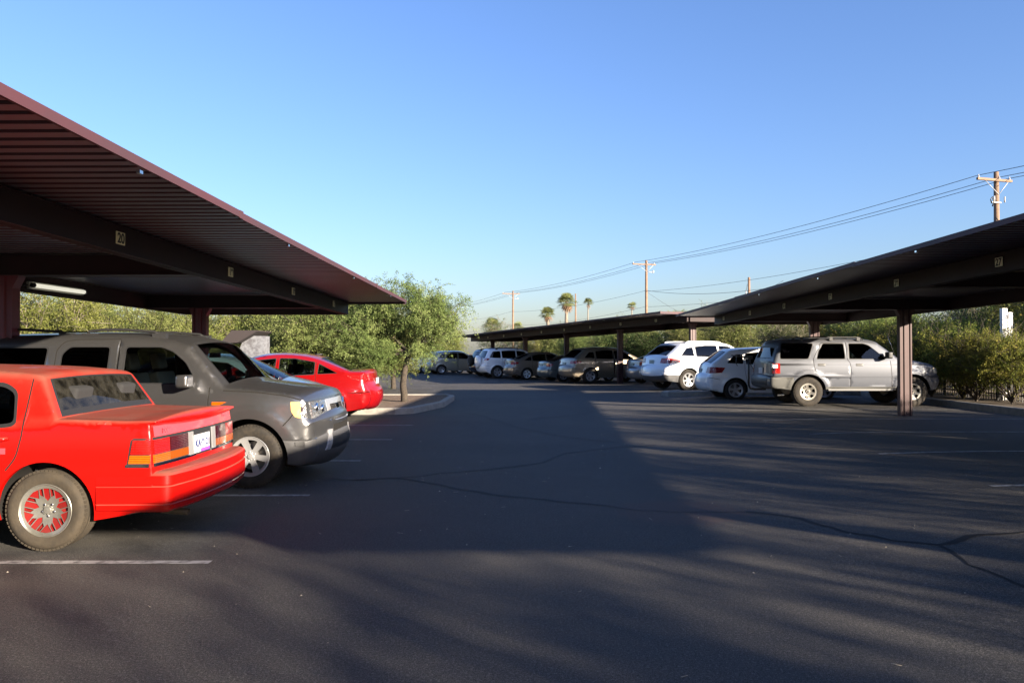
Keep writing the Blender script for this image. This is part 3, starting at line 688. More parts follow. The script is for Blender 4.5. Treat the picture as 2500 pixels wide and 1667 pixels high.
for sg in (1, -1):
    mb = MB(); sB.end_patch(mb, [(sg*.52, .39), (sg*.62, .39), (sg*.50, .62), (sg*.42, .62)], SILD, False, .016, .008); mb.build('bumper_trim', carB)
    mb = MB(); sB.side_patch(mb, [(2.0, .46), (1.90, .47), (1.90, .52), (2.0, .525)], BLK, .004, sg, .01)
    for k in range(4): sB.side_patch(mb, [(1.99, .472+k*.013), (1.91, .478+k*.012), (1.91, .483+k*.012), (1.99, .478+k*.013)], GREYPL, .008, sg)
    mb.build('bumper_vent', carB)
    side_light(carB, sB, 'side_marker', [(.985, .93), (1.08, .935), (1.15, .965), (.985, .965)], LORG, None, sg, off=.006, fil=.006)
    mirror(carB, .73, .93, 1.13, P_GREY, sg, (.13, .20, .14))
    handle(carB, sB, .02, 1.04, P_GREY, sg)
    for (x0, x1) in ((-1.75, -.75), (-.60, .32)):
        mb = MB(); yr = .64; z0 = 1.70
        mb.tube([(x0, sg*yr, z0-.02), (x0+.05, sg*yr, z0+.06), (x0+.2, sg*yr, z0+.075), ((x0+x1)/2, sg*yr, z0+.075), (x1-.12, sg*yr, z0+.05), (x1, sg*yr, z0-.02)], .016, BLK, 8)
        for xx in (x0+.06, x1-.06): mb.box((xx-.08, sg*yr-.03, z0-.05), (xx+.08, sg*yr+.03, z0+.035), BLK)
        mb.build('roof_rail', carB)
mb = MB()
for y0 in (-.55, .05): mb.tube([(1.17, y0, 1.15), (1.10, y0+.3, 1.18), (1.07, y0+.62, 1.20)], .009, BLK, 6)
mb.build('wiper', carB)
mb = MB(); mb.box((.62, -.12, 1.45), (.67, .12, 1.51), BLK); mb.build('rear_view_mirror', carB)

# ---- modern saloon template
def saloon(L=4.45, wb=2.615, H=1.475, hw=.845, tint=GL_TINT, decklift=0., Rw=.315, long_=1.0):
    k = H/1.475; a = wb/2; d = decklift
    def Z(z): return z*k
    return dict(wheelR=Rw, axles=(-a, a), archR=Rw+.045, rocker=.22, fil=.05, res=.08,
        sil=[(-2.02, .27, .06, .08), (-2.13, .34, .12, .16), (-2.17, .48, .16, .19), (-2.16, Z(.64), .16, .18), (-2.10, Z(.72), .14, .10), (-2.07, Z(.85), .12, .12), (-2.07, Z(1.06)+d, .09, .08, .02), (-2.02, Z(1.085)+d, .06, .07, .03), (-1.72, Z(1.09)+d*.8, .04, .08, .04), (-1.02, Z(1.36), .05, .09, .10), (-.7, Z(1.44), .04, .09, .2), (-.25, Z(1.475), .04, .09, .25), (.15, Z(1.46), .045, .09, .2), (.46, Z(1.39), .06, .08, .12),
             (1.30, Z(.98), .09, .06, .05), (1.6, Z(.93), .07, .08, .2), (1.98, Z(.80), .08, .1, .15), (2.14, Z(.66), .12, .14), (2.18, Z(.5), .14, .16), (2.17, .36, .12, .12), (2.05, .24, .06, .06)],
        belt=[(-2.4, 1.2*k), (-1.75, 1.15*k), (-1.45, 1.02*k), (-1.0, .985*k), (.7, .93*k), (1.15, .94*k), (1.4, 1.1), (2.3, 1.1)],
        lower=[(.2, hw-.075), (.3, hw-.045), (.45, hw-.01), (.62, hw), (.8, hw-.008), (.92, hw-.03), (1.05, hw-.055)], shoulder=.012, tumble=.30, curve=.2,
        plan=[(-2.3, .86), (-2.0, .93), (-1.4, .99), (-.6, 1), (.9, 1), (1.5, .98), (1.95, .91), (2.25, .78)], flare=.008, flw=.03,
        windows=[dict(p=[(-1.47, Z(1.05)), (-1.02, Z(1.03)), (-1.04, Z(1.27))], f=.03), dict(p=[(-.96, Z(1.02)), (-.16, Z(.985)), (-.16, Z(1.385)), (-.5, Z(1.38)), (-.96, Z(1.30))], f=.03), dict(p=[(-.09, Z(.985)), (.98, Z(.965)), (.86, Z(1.06)), (.36, Z(1.34)), (-.09, Z(1.385))], f=.03)],
        seams=[[(-.12, Z(1.40)), (-.12, .24)], [(-.98, Z(1.3)), (-.99, .95), (-1.0, .7), (-.92, .5)], [(.98, Z(.93)), (.96, .24)], [(-1.7, .62*k), (-2.15, .64*k)], [(-.85, .33), (.85, .33)]],
        screens=[dict(a=(-1.72, Z(1.09)+d*.8), b=(-1.02, Z(1.36)), t=.86, m=tint, name='rear_window'), dict(a=(.46, Z(1.39)), b=(1.30, Z(.98)), t=.88, m=GL_CLEAR, name='windscreen')],
        seat=(.1, .30), seat2=-.72, dash=(.85, .93*k), tuck=.035)
P_RED2 = paint('deep_red_paint', (.21, .003, .004), .15, .25)
spC = saloon()
for q in spC['windows'][1:]: q['m'] = GL_CLEAR
WCk = (.315, .205, .200, 'm14', RUB, SILV, SILV)
carC, sC = new_car('parked_car', 'modern rounded red saloon parked against the kerb of the tree island', 'cars parked under the left carport', (-3.98-1.3075, 16.75+.845, 0), 180, spC, P_RED2, WCk, GL_CLEAR)
cabin(carC, spC, SEATD)
def tail_lamps(car, s, z0, z1, xi, yi, m=LRED, mid=None, off=.006):
    for sg in (1, -1):
        y0, x0 = yedge(s, (z0+z1)/2)
        _, xa = yedge(s, z0); _, xb = yedge(s, z1)
        side_light(car, s, 'taillight', [(xa-.004, z0), (xi-.10, z0+.02), (xi, z1-.02), (xb-.004, z1)], m, [(yi, z0+.01), (y0+.003, z0), (y0+.003, z1), (yi+.03, z1)], sg, off=off, fil=0)
        if mid:
            side_light(car, s, 'reverse_light', [(xa-.003, z0+(z1-z0)*.30), (xi-.16, z0+(z1-z0)*.36), (xi-.10, z0+(z1-z0)*.62), (xb-.003, z0+(z1-z0)*.60)], mid, [(yi+.06, z0+(z1-z0)*.35), (y0+.002, z0+(z1-z0)*.30), (y0+.002, z0+(z1-z0)*.60), (yi+.06, z0+(z1-z0)*.55)], sg, off=off+.006, fil=0)
def front_lamps(car, s, z0, z1, xi, yi, m=LCLR):
    for sg in (1, -1):
        y0, x0 = yedge(s, (z0+z1)/2, False); _, xa = yedge(s, z0, False); _, xb = yedge(s, z1, False)
        side_light(car, s, 'headlight', [(xa+.003, z0), (xi+.1, z0+.02), (xi, z1-.01), (xb+.003, z1)], m, [(yi, z0+.01), (y0+.003, z0), (y0+.003, z1), (yi, z1)], sg, False, off=.006, fil=0)
tail_lamps(carC, sC, .90, 1.02, -1.66, .58, LRED)
front_lamps(carC, sC, .66, .76, 1.75, .4)
plate(carC, sC, .86, None)
for sg in (1, -1): handle(carC, sC, -.27, .86, P_RED2, sg); handle(carC, sC, -1.08 if False else -.8, .87, P_RED2, sg); mirror(carC, .78, .80, .94, P_RED2, sg)
mb = MB(); mb.tube([(-.75, 0, 1.43), (-.83, 0, 1.46), (-.95, 0, 1.47)], [.03, .02, .008], BLK, 8); mb.build('roof_aerial', carC)

# ---- pale blue saloon between the grey SUV and the red one
P_BLUE = paint('pale_blue_metallic_paint', (.20, .30, .38), .6, .28)
spD = saloon(H=1.46); WD = (.315, .2, .195, 's7', RUB, SILD, SILD)
carD, sD = new_car('parked_car', 'light blue low saloon almost hidden beyond the grey SUV', 'cars parked under the left carport', (-5.5, 14.55, 0), 0, spD, P_BLUE, WD, GL_CLEAR)
cabin(carD, spD, SEATD); front_lamps(carD, sD, .66, .78, 1.75, .4)
for sg in (1, -1): mirror(carD, .78, .80, .93, P_BLUE, sg)
mb = MB(); mb.tube([(1.36, -.4, 1.0), (1.2, 0, 1.07), (1.15, .3, 1.09)], .008, BLK, 6); mb.build('wiper', carD)

# ---- silver body-on-frame SUV, side on
P_SILV = paint('silver_metallic_paint', (.064, .070, .086), .35, .42, ((.15, .14, .13), .3, .02), .3)
spE = dict(wheelR=.375, axles=(-1.3375, 1.3375), archR=.45, rocker=.42, fil=.05, res=.07, lipblack=False,
    sil=[(-2.20, .45, .03, .05), (-2.29, .49, .05, .07), (-2.31, .60, .05, .08), (-2.30, .74, .05, .06), (-2.235, .77, .04, .05, .015), (-2.215, 1.12, .04, .06), (-2.19, 1.21, .04, .07), (-2.04, 1.58, .05, .08, .04), (-1.98, 1.66, .04, .08, .05), (-1.75, 1.70, .04, .09, .1), (-.5, 1.725, .04, .09, .2), (.1, 1.715, .04, .09, .2), (.42, 1.67, .05, .09, .06), (.50, 1.63, .06, .08, .03),
         (1.04, 1.19, .07, .06, .03), (1.15, 1.175, .05, .07, .03), (1.55, 1.13, .05, .08, .2), (1.86, 1.06, .06, .08, .08), (1.97, .96, .08, .07), (1.99, .80, .10, .08, .015), (2.05, .77, .11, .1, .02), (2.07, .60, .11, .1), (1.98, .44, .06, .06)],
    belt=[(-2.5, 1.19), (1.0, 1.19), (1.3, 1.3), (2.4, 1.3)], lower=[(.4, .82), (.5, .845), (.65, .86), (.85, .868), (1.0, .86), (1.1, .845), (1.2, .82)], shoulder=.008, tumble=.20, curve=.1,
    plan=[(-2.4, .955), (-2.1, .98), (-1.4, 1), (1.4, 1), (1.9, .96), (2.15, .90), (2.3, .82)], flare=.022, flw=.07, ribs=[(.745, .775, .010), (1.055, 1.075, .004)],
    windows=[dict(p=[(-2.06, 1.20), (-1.31, 1.20), (-1.15, 1.625), (-1.99, 1.625)], f=.06, m=GL_DARK), dict(p=[(-1.12, 1.20), (-.365, 1.20), (-.375, 1.62), (-.92, 1.62), (-1.05, 1.42)], f=.04, m=GL_TINT), dict(p=[(-.29, 1.20), (.66, 1.20), (.58, 1.29), (.26, 1.57), (.12, 1.62), (-.27, 1.62)], f=.04, m=GL_CLEAR)],
    seamw=.007, seams=[[(-1.20, 1.2), (-1.19, 1.0), (-1.12, .86)], [(-1.20, 1.2), (-.98, 1.62), (-.4, 1.635)], [(-.33, 1.64), (-.33, 1.2), (-.26, 1.1), (-.26, .45)], [(.76, 1.17), (.78, .9), (.80, .47)], [(-.88, .48), (.85, .48)], [(-1.1, 1.22), (-.92, 1.22)]],
    zones=[([(-2.6, .3), (-1.70, .3), (-1.72, .74), (-2.6, .76)], mat('two_tone_grey', (.085, .085, .08), .5, .3, .3)), ([(-.98, .3), (.95, .3), (.95, .50), (-.98, .50)], MATS['two_tone_grey'])],
    screens=[dict(a=(-2.19, 1.22), b=(-2.06, 1.55), t=.86, m=GL_DARK, name='rear_window'), dict(a=(.50, 1.63), b=(1.04, 1.19), t=.90, m=GL_CLEAR, name='windscreen')],
    seat=(.05, .62), seat2=-.8, dash=(.75, 1.13), tuck=.02)
WE = (.375, .25, .215, 'h6', RUB, mat('dull_alloy_wheel', (.25, .24, .215), .4, .6), SILD)
carE, sE = new_car('parked_car', 'silver SUV seen side on with roof rack, behind the front steel column', 'cars parked under the right carport', (7.57+1.3375, 19.6+.87, .13), 0, spE, P_SILV, WE, GL_TINT)
cabin(carE, spE, SEATD)
for sg in (1, -1):
    side_light(carE, sE, 'taillight', [(-2.235, .84), (-2.06, .84), (-2.06, 1.10), (-2.215, 1.10)], LRED, [(.72, .84), (.795, .84), (.795, 1.10), (.72, 1.10)], sg, off=.006, fil=0)
    side_light(carE, sE, 'reverse_light', [(-2.235, .98), (-2.12, .98), (-2.12, 1.07), (-2.215, 1.07)], LWHT, [(.72, .98), (.795, .98), (.795, 1.08), (.72, 1.08)], sg, off=.011, fil=0)
    side_light(carE, sE, 'corner_indicator', [(1.985, .84), (1.86, .86), (1.84, .99), (1.955, .98)], mat('cream_lens', (.75, .62, .40), .15, coat=1), None, sg, False, fil=.01)
    mb = MB(); sE.end_patch(mb, [(sg*.45, .85), (sg*.74, .85), (sg*.72, .98), (sg*.45, .98)], LCLR, False, .01, 0); mb.build('headlight', carE)
    for xx in (-1.0, -.03):
        mb = MB(); sE.side_patch(mb, [(xx-.095, 1.03), (xx+.095, 1.03), (xx+.095, 1.095), (xx-.095, 1.095)], BLK, .006, sg, .02); mb.build('door_handle', carE)
    mirror(carE, .66, .82, 1.22, BLK, sg, (.12, .2, .17))
    mb = MB(); y = .70
    mb.tube([(-1.75, sg*y, 1.69), (-1.6, sg*y, 1.755), (-1.0, sg*y, 1.775), (0.0, sg*y, 1.765), (.12, sg*y, 1.70)], .015, BLK, 8)
    for xx in (-1.45, -.7, .0): mb.box((xx-.04, sg*y-.02, 1.68), (xx+.04, sg*y+.02, 1.765), BLK)
    mb.build('roof_rail', carE)
    mb = MB(); y0 = .90; mb.box((-.85, sg*y0-(.12 if sg > 0 else 0), .40), (.80, sg*y0+(.12 if sg < 0 else 0), .445), mat('running_board_grey', (.12, .12, .12), .5, .3))
    for xx in (-.6, .55): mb.tube([(xx, sg*.84, .43), (xx, sg*.5, .48)], .02, DARK, 6)
    bevel(mb.build('running_board', carE), .012)
mb = MB()
for xx in (-1.5, -.1): mb.tube([(xx, -.70, 1.765), (xx, -.35, 1.80), (xx, .35, 1.80), (xx, .70, 1.765)], .013, BLK, 8)
mb.build('roof_crossbar', carE)
mb = MB(); sE.end_patch(mb, [(-.40, .86), (.40, .86), (.38, 1.0), (-.38, 1.0)], SILD, False, .01, .02); mb.build('grille', carE)
mb = MB(); sE.end_patch(mb, [(-.62, .48), (.62, .48), (.62, .74), (-.62, .74)], BLK, True, .006, .03); mb.build('rear_bumper_step', carE)
plate(carE, sE, .90, None, y=0)
mb = MB(); mb.tube([(-1.95, -.80, .30), (-2.12, -.80, .29)], .03, CHR, 12, False); mb.build('exhaust', carE)
mb = MB(); mb.tube([(.95, -.80, 1.17), (.80, -.81, 1.55), (.68, -.81, 1.85)], .004, CHR, 5); mb.build('aerial', carE)
# hitch-mounted bicycle rack
mb = MB(); RK = mat('rack_black_steel', (.012, .012, .013), .4)
mb.tube([(-2.15, 0, .40), (-2.45, 0, .40), (-2.56, 0, .42), (-2.60, 0, .50)], .028, RK, 8); mb.tube([(-2.60, 0, .48), (-2.60, 0, 1.26)], .025, RK, 8)
for yy in (-.16, .16): mb.tube([(-2.60, yy*.4, 1.24), (-2.66, yy, 1.25), (-3.02, yy, 1.30)], .016, RK, 8)
mb.box((-2.68, -.20, 1.19), (-2.55, .20, 1.29), RK)
for k in range(3): mb.box((-2.98+.12*k, -.19, 1.25+.0), (-2.94+.12*k, -.12, 1.33), RK)
mb.tube([(-2.97, -.17, 1.27), (-2.99, -.17, 1.10), (-2.95, -.17, 1.02)], .010, RK, 5); mb.tube([(-2.62, -.17, 1.25), (-2.60, -.17, 1.05), (-2.52, -.17, .92)], .010, RK, 5)
ro = mb.build('bike_rack', None); ro.location = carE.location; tag(ro, 'black folded bicycle rack standing on the tow hitch behind the silver SUV', 'bike rack')

# ---- crossover / hatch template
def hatch(sx=1.0, sz=1.0, hw=.88, Rw=.33, wb=2.6, kind='hatch', clad=None, tint=GL_DARK, front=None, archx=.05):
    """scaled 4.35 m hatchback, 1.55 m tall before scaling"""
    X = lambda x: x*sx; Z = lambda z: z*sz; a = wb/2
    if kind == 'hatch':
        sil = [(-2.0, .30, .06, .08), (-2.10, .38, .12, .17), (-2.13, .52, .15, .19), (-2.11, .68, .14, .16), (-2.04, .76, .11, .10), (-1.99, 1.03, .09, .10), (-1.95, 1.08, .07, .09, .02), (-1.50, 1.42, .06, .09, .03), (-1.42, 1.475, .05, .09, .03), (-1.2, 1.51, .04, .10, .12), (-.4, 1.55, .04, .10, .3), (.1, 1.53, .045, .10, .2), (.38, 1.46, .06, .09, .1), (1.22, 1.02, .09, .06, .05), (1.55, .97, .07, .08, .2), (1.92, .84, .08, .1, .15), (2.08, .70, .12, .14), (2.13, .52, .14, .16), (2.12, .38, .12, .12), (2.0, .27, .06, .06)]
        win = [dict(p=[(-1.55, 1.10), (-1.06, 1.08), (-1.07, 1.37), (-1.3, 1.35)], f=.05, m=tint), dict(p=[(-.99, 1.07), (-.16, 1.04), (-.16, 1.43), (-.6, 1.43), (-.99, 1.39)], f=.03, m=tint), dict(p=[(-.09, 1.04), (.92, 1.01), (.80, 1.10), (.30, 1.40), (-.09, 1.43)], f=.03)]
        scr = [dict(a=(-1.95, 1.08), b=(-1.50, 1.42), t=.88, m=tint, name='rear_window'), dict(a=(.38, 1.46), b=(1.22, 1.02), t=.88, m=GL_CLEAR, name='windscreen')]
        belt = [(-2.4, 1.10), (-1.9, 1.08), (-1.0, 1.04), (.8, .98), (1.15, 1.0), (1.4, 1.2), (2.3, 1.2)]
    else:                              # upright SUV
        sil = [(-1.98, .33, .05, .07), (-2.08, .40, .08, .12), (-2.12, .52, .10, .14), (-2.11, .66, .10, .12), (-2.04, .72, .08, .08), (-2.02, .98, .07, .09), (-2.0, 1.02, .06, .09, .02), (-1.78, 1.40, .06, .09, .03), (-1.72, 1.47, .05, .09, .03), (-1.5, 1.51, .04, .10, .12), (-.5, 1.55, .04, .10, .3), (.15, 1.53, .045, .10, .2), (.45, 1.45, .06, .09, .1), (1.18, 1.03, .09, .06, .05), (1.55, .98, .07, .08, .2), (1.92, .88, .08, .1, .12), (2.06, .76, .12, .12), (2.12, .55, .14, .14), (2.10, .40, .12, .12), (1.98, .30, .06, .06)]
        win = [dict(p=[(-1.80, 1.06), (-1.12, 1.04), (-1.12, 1.40), (-1.58, 1.38)], f=.05, m=tint), dict(p=[(-1.04, 1.04), (-.18, 1.02), (-.18, 1.43), (-.6, 1.43), (-1.04, 1.41)], f=.03, m=tint), dict(p=[(-.11, 1.02), (.88, 1.0), (.80, 1.08), (.36, 1.38), (-.11, 1.43)], f=.03)]
        scr = [dict(a=(-2.0, 1.02), b=(-1.78, 1.40), t=.86, m=tint, name='rear_window'), dict(a=(.45, 1.45), b=(1.18, 1.03), t=.88, m=GL_CLEAR, name='windscreen')]
        belt = [(-2.4, 1.04), (-1.0, 1.02), (.8, .98), (1.15, 1.0), (1.4, 1.2), (2.3, 1.2)]
    sp = dict(wheelR=Rw, axles=(-a, a), archR=Rw+archx, rocker=.24*sz, fil=.05, res=.095, seg=.09,
        sil=[(X(p[0]), Z(p[1]))+p[2:] for p in sil], belt=[(X(p[0]), Z(p[1])) for p in belt],
        lower=[(.2*sz, hw-.08), (.35*sz, hw-.03), (.55*sz, hw), (.8*sz, hw), (.95*sz, hw-.015), (1.1*sz, hw-.04)], shoulder=.010, tumble=.27, curve=.2,
        plan=[(X(-2.2), .88), (X(-1.95), .93), (X(-1.3), .99), (X(-.6), 1), (X(.9), 1), (X(1.5), .98), (X(1.9), .91), (X(2.2), .78)], flare=.012, flw=.03,
        windows=[dict(q, p=[(X(p[0]), Z(p[1])) for p in q['p']]) for q in win],
        seams=[[(X(-.13), Z(1.45)), (X(-.13), .26)], [(X(-1.02), Z(1.40)), (X(-1.03), .85), (X(-.95), .5)], [(X(.92), Z(1.0)), (X(.92), .26)], [(X(-1.75), Z(.62)), (X(-2.1), Z(.68))]],
        screens=[dict(q, a=(X(q['a'][0]), Z(q['a'][1])), b=(X(q['b'][0]), Z(q['b'][1]))) for q in scr],
        seat=(X(.05), .38*sz), seat2=X(-.8), dash=(X(.72), Z(.97)), tuck=.03)
    if clad:
        z1 = clad[0]; sp['zones'] = [([(X(-2.4), .1), (-a, .1), (-a, z1), (X(-2.4), z1)], clad[1]), ([(a, .1), (X(2.4), .1), (X(2.4), z1), (a, z1)], clad[1]), ([(-a+.01, .1), (a-.01, .1), (a-.01, z1-.08), (-a+.01, z1-.08)], clad[1])]
    return sp
def finish(car, s, P, lamp, sc_=1, seatm=SEATD, pl=PLG, zp=.86, handles=True, mid=None, rails=None, rr=(.72,)):
    cabin(car, s.sp, seatm); z0, z1, xi, yi = lamp; tail_lamps(car, s, z0, z1, xi, yi, LRED, mid)
    plate(car, s, zp, None, m=pl)
    front_lamps(car, s, .70*sc_, .82*sc_, 1.65*sc_, .45)
    xm = s.sp['dash'][0]-.02
    for sg in (1, -1):
        handle(car, s, -.28*sc_, .88*sc_, P, sg); handle(car, s, -.92*sc_, .90*sc_, P, sg); mirror(car, xm, ci(.9, s.sp['lower'])-.07, s.sp['dash'][1]-.01, P, sg)
    if rails:
        for sg in (1, -1):
            mb = MB(); x0, x1, zt, yy = rails
            mb.tube([(x0, sg*yy, zt-.06), (x0+.12, sg*yy, zt+.02), ((x0+x1)/2, sg*yy, zt+.035), (x1-.15, sg*yy, zt+.015), (x1, sg*yy, zt-.05)], .018, s.railm, 8)
            for xx in (x0+.1, x1-.12): mb.box((xx-.05, sg*yy-.02, zt-.07), (xx+.05, sg*yy+.02, zt+.02), s.railm)
            mb.build('roof_rail', car)
P_WHITE = paint('white_paint', (.72, .73, .74), 0, .3)
GR2 = 'cars parked under the right carport'
# small white hatchback beside the silver SUV
spF = hatch(1.0, 1.0, .885, .315, 2.6); WF = (.315, .205, .205, 's5', RUB, SILD, SILD)
carF, sF = new_car('parked_car', 'small white hatchback with red tail lamps, just left of the silver SUV', GR2, (6.56+1.3, 22.5+.885, .09), 0, spF, P_WHITE, WF, GL_DARK)
finish(carF, sF, P_WHITE, (.80, .99, -1.60, .50))
# third carport: cars turned 21.5 degrees
U = Vector((.930, .367, 0)); V_ = Vector((.367, -.930, 0)); C0 = Vector((7.17, 30.5, 0)); HD = 21.5
def slot(u, v): p = C0+U*u+V_*v; return (p.x, p.y, g(p.x, p.y))
GR3 = 'cars parked under the far carport'
spG = hatch(1.17, 1.14, .98, .385, 3.0, 'hatch', (.56, GREYPL), archx=.05); WG = (.385, .25, .245, 's6', RUB, SILV, SILV)
spG['rocker'] = .30; spG['screens'][0]['a'] = (-2.27, 1.24); spG['screens'][0]['b'] = (-1.80, 1.60)
carG, sG = new_car('parked_car', 'large white crossover with silver-grey lower cladding and bright alloy wheels', GR3, slot(-.25, 1.35), HD, spG, P_WHITE, WG, GL_DARK)
sG.railm = P_WHITE; finish(carG, sG, P_WHITE, (.98, 1.17, -1.78, .50), 1.12, rails=(-1.5, .1, 1.745, .70), zp=1.02)
P_SILV2 = paint('plain_silver_paint', (.22, .23, .25), .5, .3)
spH = saloon(H=1.44); WH = (.315, .2, .195, 's7', RUB, SILD, SILD)
carH, sH = new_car('parked_car', 'silver saloon tucked in between the white crossover and the steel column', GR3, slot(1.9, -4.2), HD, spH, P_SILV2, WH, GL_TINT)
cabin(carH, spH, SEATD); tail_lamps(carH, sH, .80, 1.0, -1.62, .50, LRED); plate(carH, sH, .86, None, m=PLG)
P_TAN = paint('tan_metallic_paint', (.21, .175, .13), .5, .32)
spI = hatch(1.12, 1.10, .95, .36, 2.85); WI = (.36, .23, .228, 's5', RUB, SILV, SILV)
carI, sI = new_car('parked_car', 'tan crossover behind a steel column, its front door in patchy sunlight', GR3, slot(.40, -7.7), HD, spI, P_TAN, WI, GL_DARK)
finish(carI, sI, P_TAN, (.93, 1.08, -1.85, .52), 1.08, zp=.92)
P_GG = paint('grey_green_paint', (.13, .145, .14), .5, .35)
spJ = saloon(H=1.40, decklift=-.02); WJ = (.30, .195, .185, 's5', RUB, SILD, SILD)
carJ, sJ = new_car('parked_car', 'grey-green older saloon, only its tail showing left of the tan crossover', GR3, slot(.05, -10.1), HD, spJ, P_GG, WJ, GL_TINT)
cabin(carJ, spJ, SEATD); tail_lamps(carJ, sJ, .78, .93, -1.85, .50, mat('maroon_lens', (.28, .01, .015), .2, coat=1)); plate(carJ, sJ, .84, None, m=PLG)
P_BR = paint('bronze_brown_paint', (.19, .155, .12), .5, .32)
spK = saloon(H=1.50); WK = (.315, .2, .205, 's5', RUB, LWHT, LWHT)
carK, sK = new_car('parked_car', 'bronze saloon with a bright five-spoke wheel, right of the white SUV with a spare wheel', GR3, slot(-.41, -13.75), HD, spK, P_BR, WK, GL_TINT)
cabin(carK, spK, SEATD); tail_lamps(carK, sK, .84, .98, -1.75, .48, LRED); plate(carK, sK, .88, None, m=PLG)
def spare(car, s, z, cover, yy=0):
    """spare wheel carried upright on the tailgate"""
    p = s._end(yy, z, True, .0); mb = MB(); o0 = 0
    mb.lathe([(.001, -.13), (.28, -.13), (.345, -.10), (.365, -.05), (.365, .06), (.33, .09)], cover, 40)
    o = mb.build('spare_wheel', car); o.location = (p[0]-.10, yy, z); o.rotation_euler = (0, 0, R(-90))
    if cover is RUB:
        q = MB(); q.lathe([(.001, -.125), (.19, -.12), (.22, -.135)], SILD, 24); q2 = q.build('rim', o)
spL = hatch(1.0, 1.12, .905, .36, 2.66, 'suv', None); WL = (.36, .225, .222, 's5', RUB, SILD, SILD)
carL, sL = new_car('parked_car', 'white compact SUV with a white-covered spare wheel on its tailgate', GR3, slot(-1.14, -16.4), HD, spL, P_WHITE, WL, GL_DARK)
sL.railm = BLK; finish(carL, sL, P_WHITE, (1.02, 1.17, -1.78, .60), 1.06, rails=(-1.4, .1, 1.72, .64), zp=.62, mid=None); spare(carL, sL, .95, P_WHITE)
P_BLKC = paint('black_maroon_paint', (.03, .008, .010), .2, .25)
spM = hatch(1.0, 1.10, .90, .355, 2.6, 'suv'); WM = (.355, .22, .215, 's5', RUB, SILD, SILD)
carM, sM = new_car('parked_car', 'very dark SUV with an uncovered spare wheel, left of the white SUV', GR3, slot(-.6, -19.4), HD, spM, P_BLKC, WM, GL_DARK)
sM.railm = BLK; finish(carM, sM, P_BLKC, (.60, .72, -1.85, .55), 1.05, rails=(-1.4, .1, 1.69, .62), zp=.62, mid=None); spare(carM, sM, .98, RUB)
P_CREAM = paint('cream_silver_paint', (.28, .27, .22), .3, .35)
spN = hatch(.97, 1.02, .86, .32, 2.6); WN = (.32, .2, .2, 's5', RUB, SILV, SILV)
carN, sN = new_car('parked_car', 'cream hatchback in dappled tree shade at the end of the far row', 'cars in the open at the far end', slot(-1.95, -25.1), HD, spN, P_CREAM, WN, GL_TINT)
finish(carN, sN, P_CREAM, (.80, .98, -1.75, .52))
spO = hatch(1.0, .98, .85, .31, 2.6); WO = (.31, .2, .2, 's7', RUB, LWHT, LWHT)
carO, sO = new_car('parked_car', 'small white estate car next to the two red vehicles, beyond the island tree', 'cars in the open at the far end', slot(-2.25, -28.2), HD, spO, P_WHITE, WO, GL_CLEAR)
finish(carO, sO, P_WHITE, (.80, 1.0, -1.75, .52))
spQ = hatch(1.05, .97, .92, .36, 2.75, 'suv'); WQ = (.36, .22, .2, 's5', RUB, SILD, SILD)
for (v, lb) in ((-31.6, 'bright red SUV half hidden by the island tree, beside the white estate'), (-34.8, 'farther bright red SUV behind the foliage of the island tree')):
    if v > -32:
        carQ, sQ = new_car('parked_car', lb, 'cars in the open at the far end', slot(-2.4, v), HD, spQ, P_RED2, WQ, GL_DARK); sQ.railm = BLK
        finish(carQ, sQ, P_RED2, (.85, 1.0, -1.75, .55), 1.03, mid=None)
    else:
        bpy.context.view_layer.update(); c = copy_tree(carQ); c.location = slot(-2.6, v); c['label'] = lb
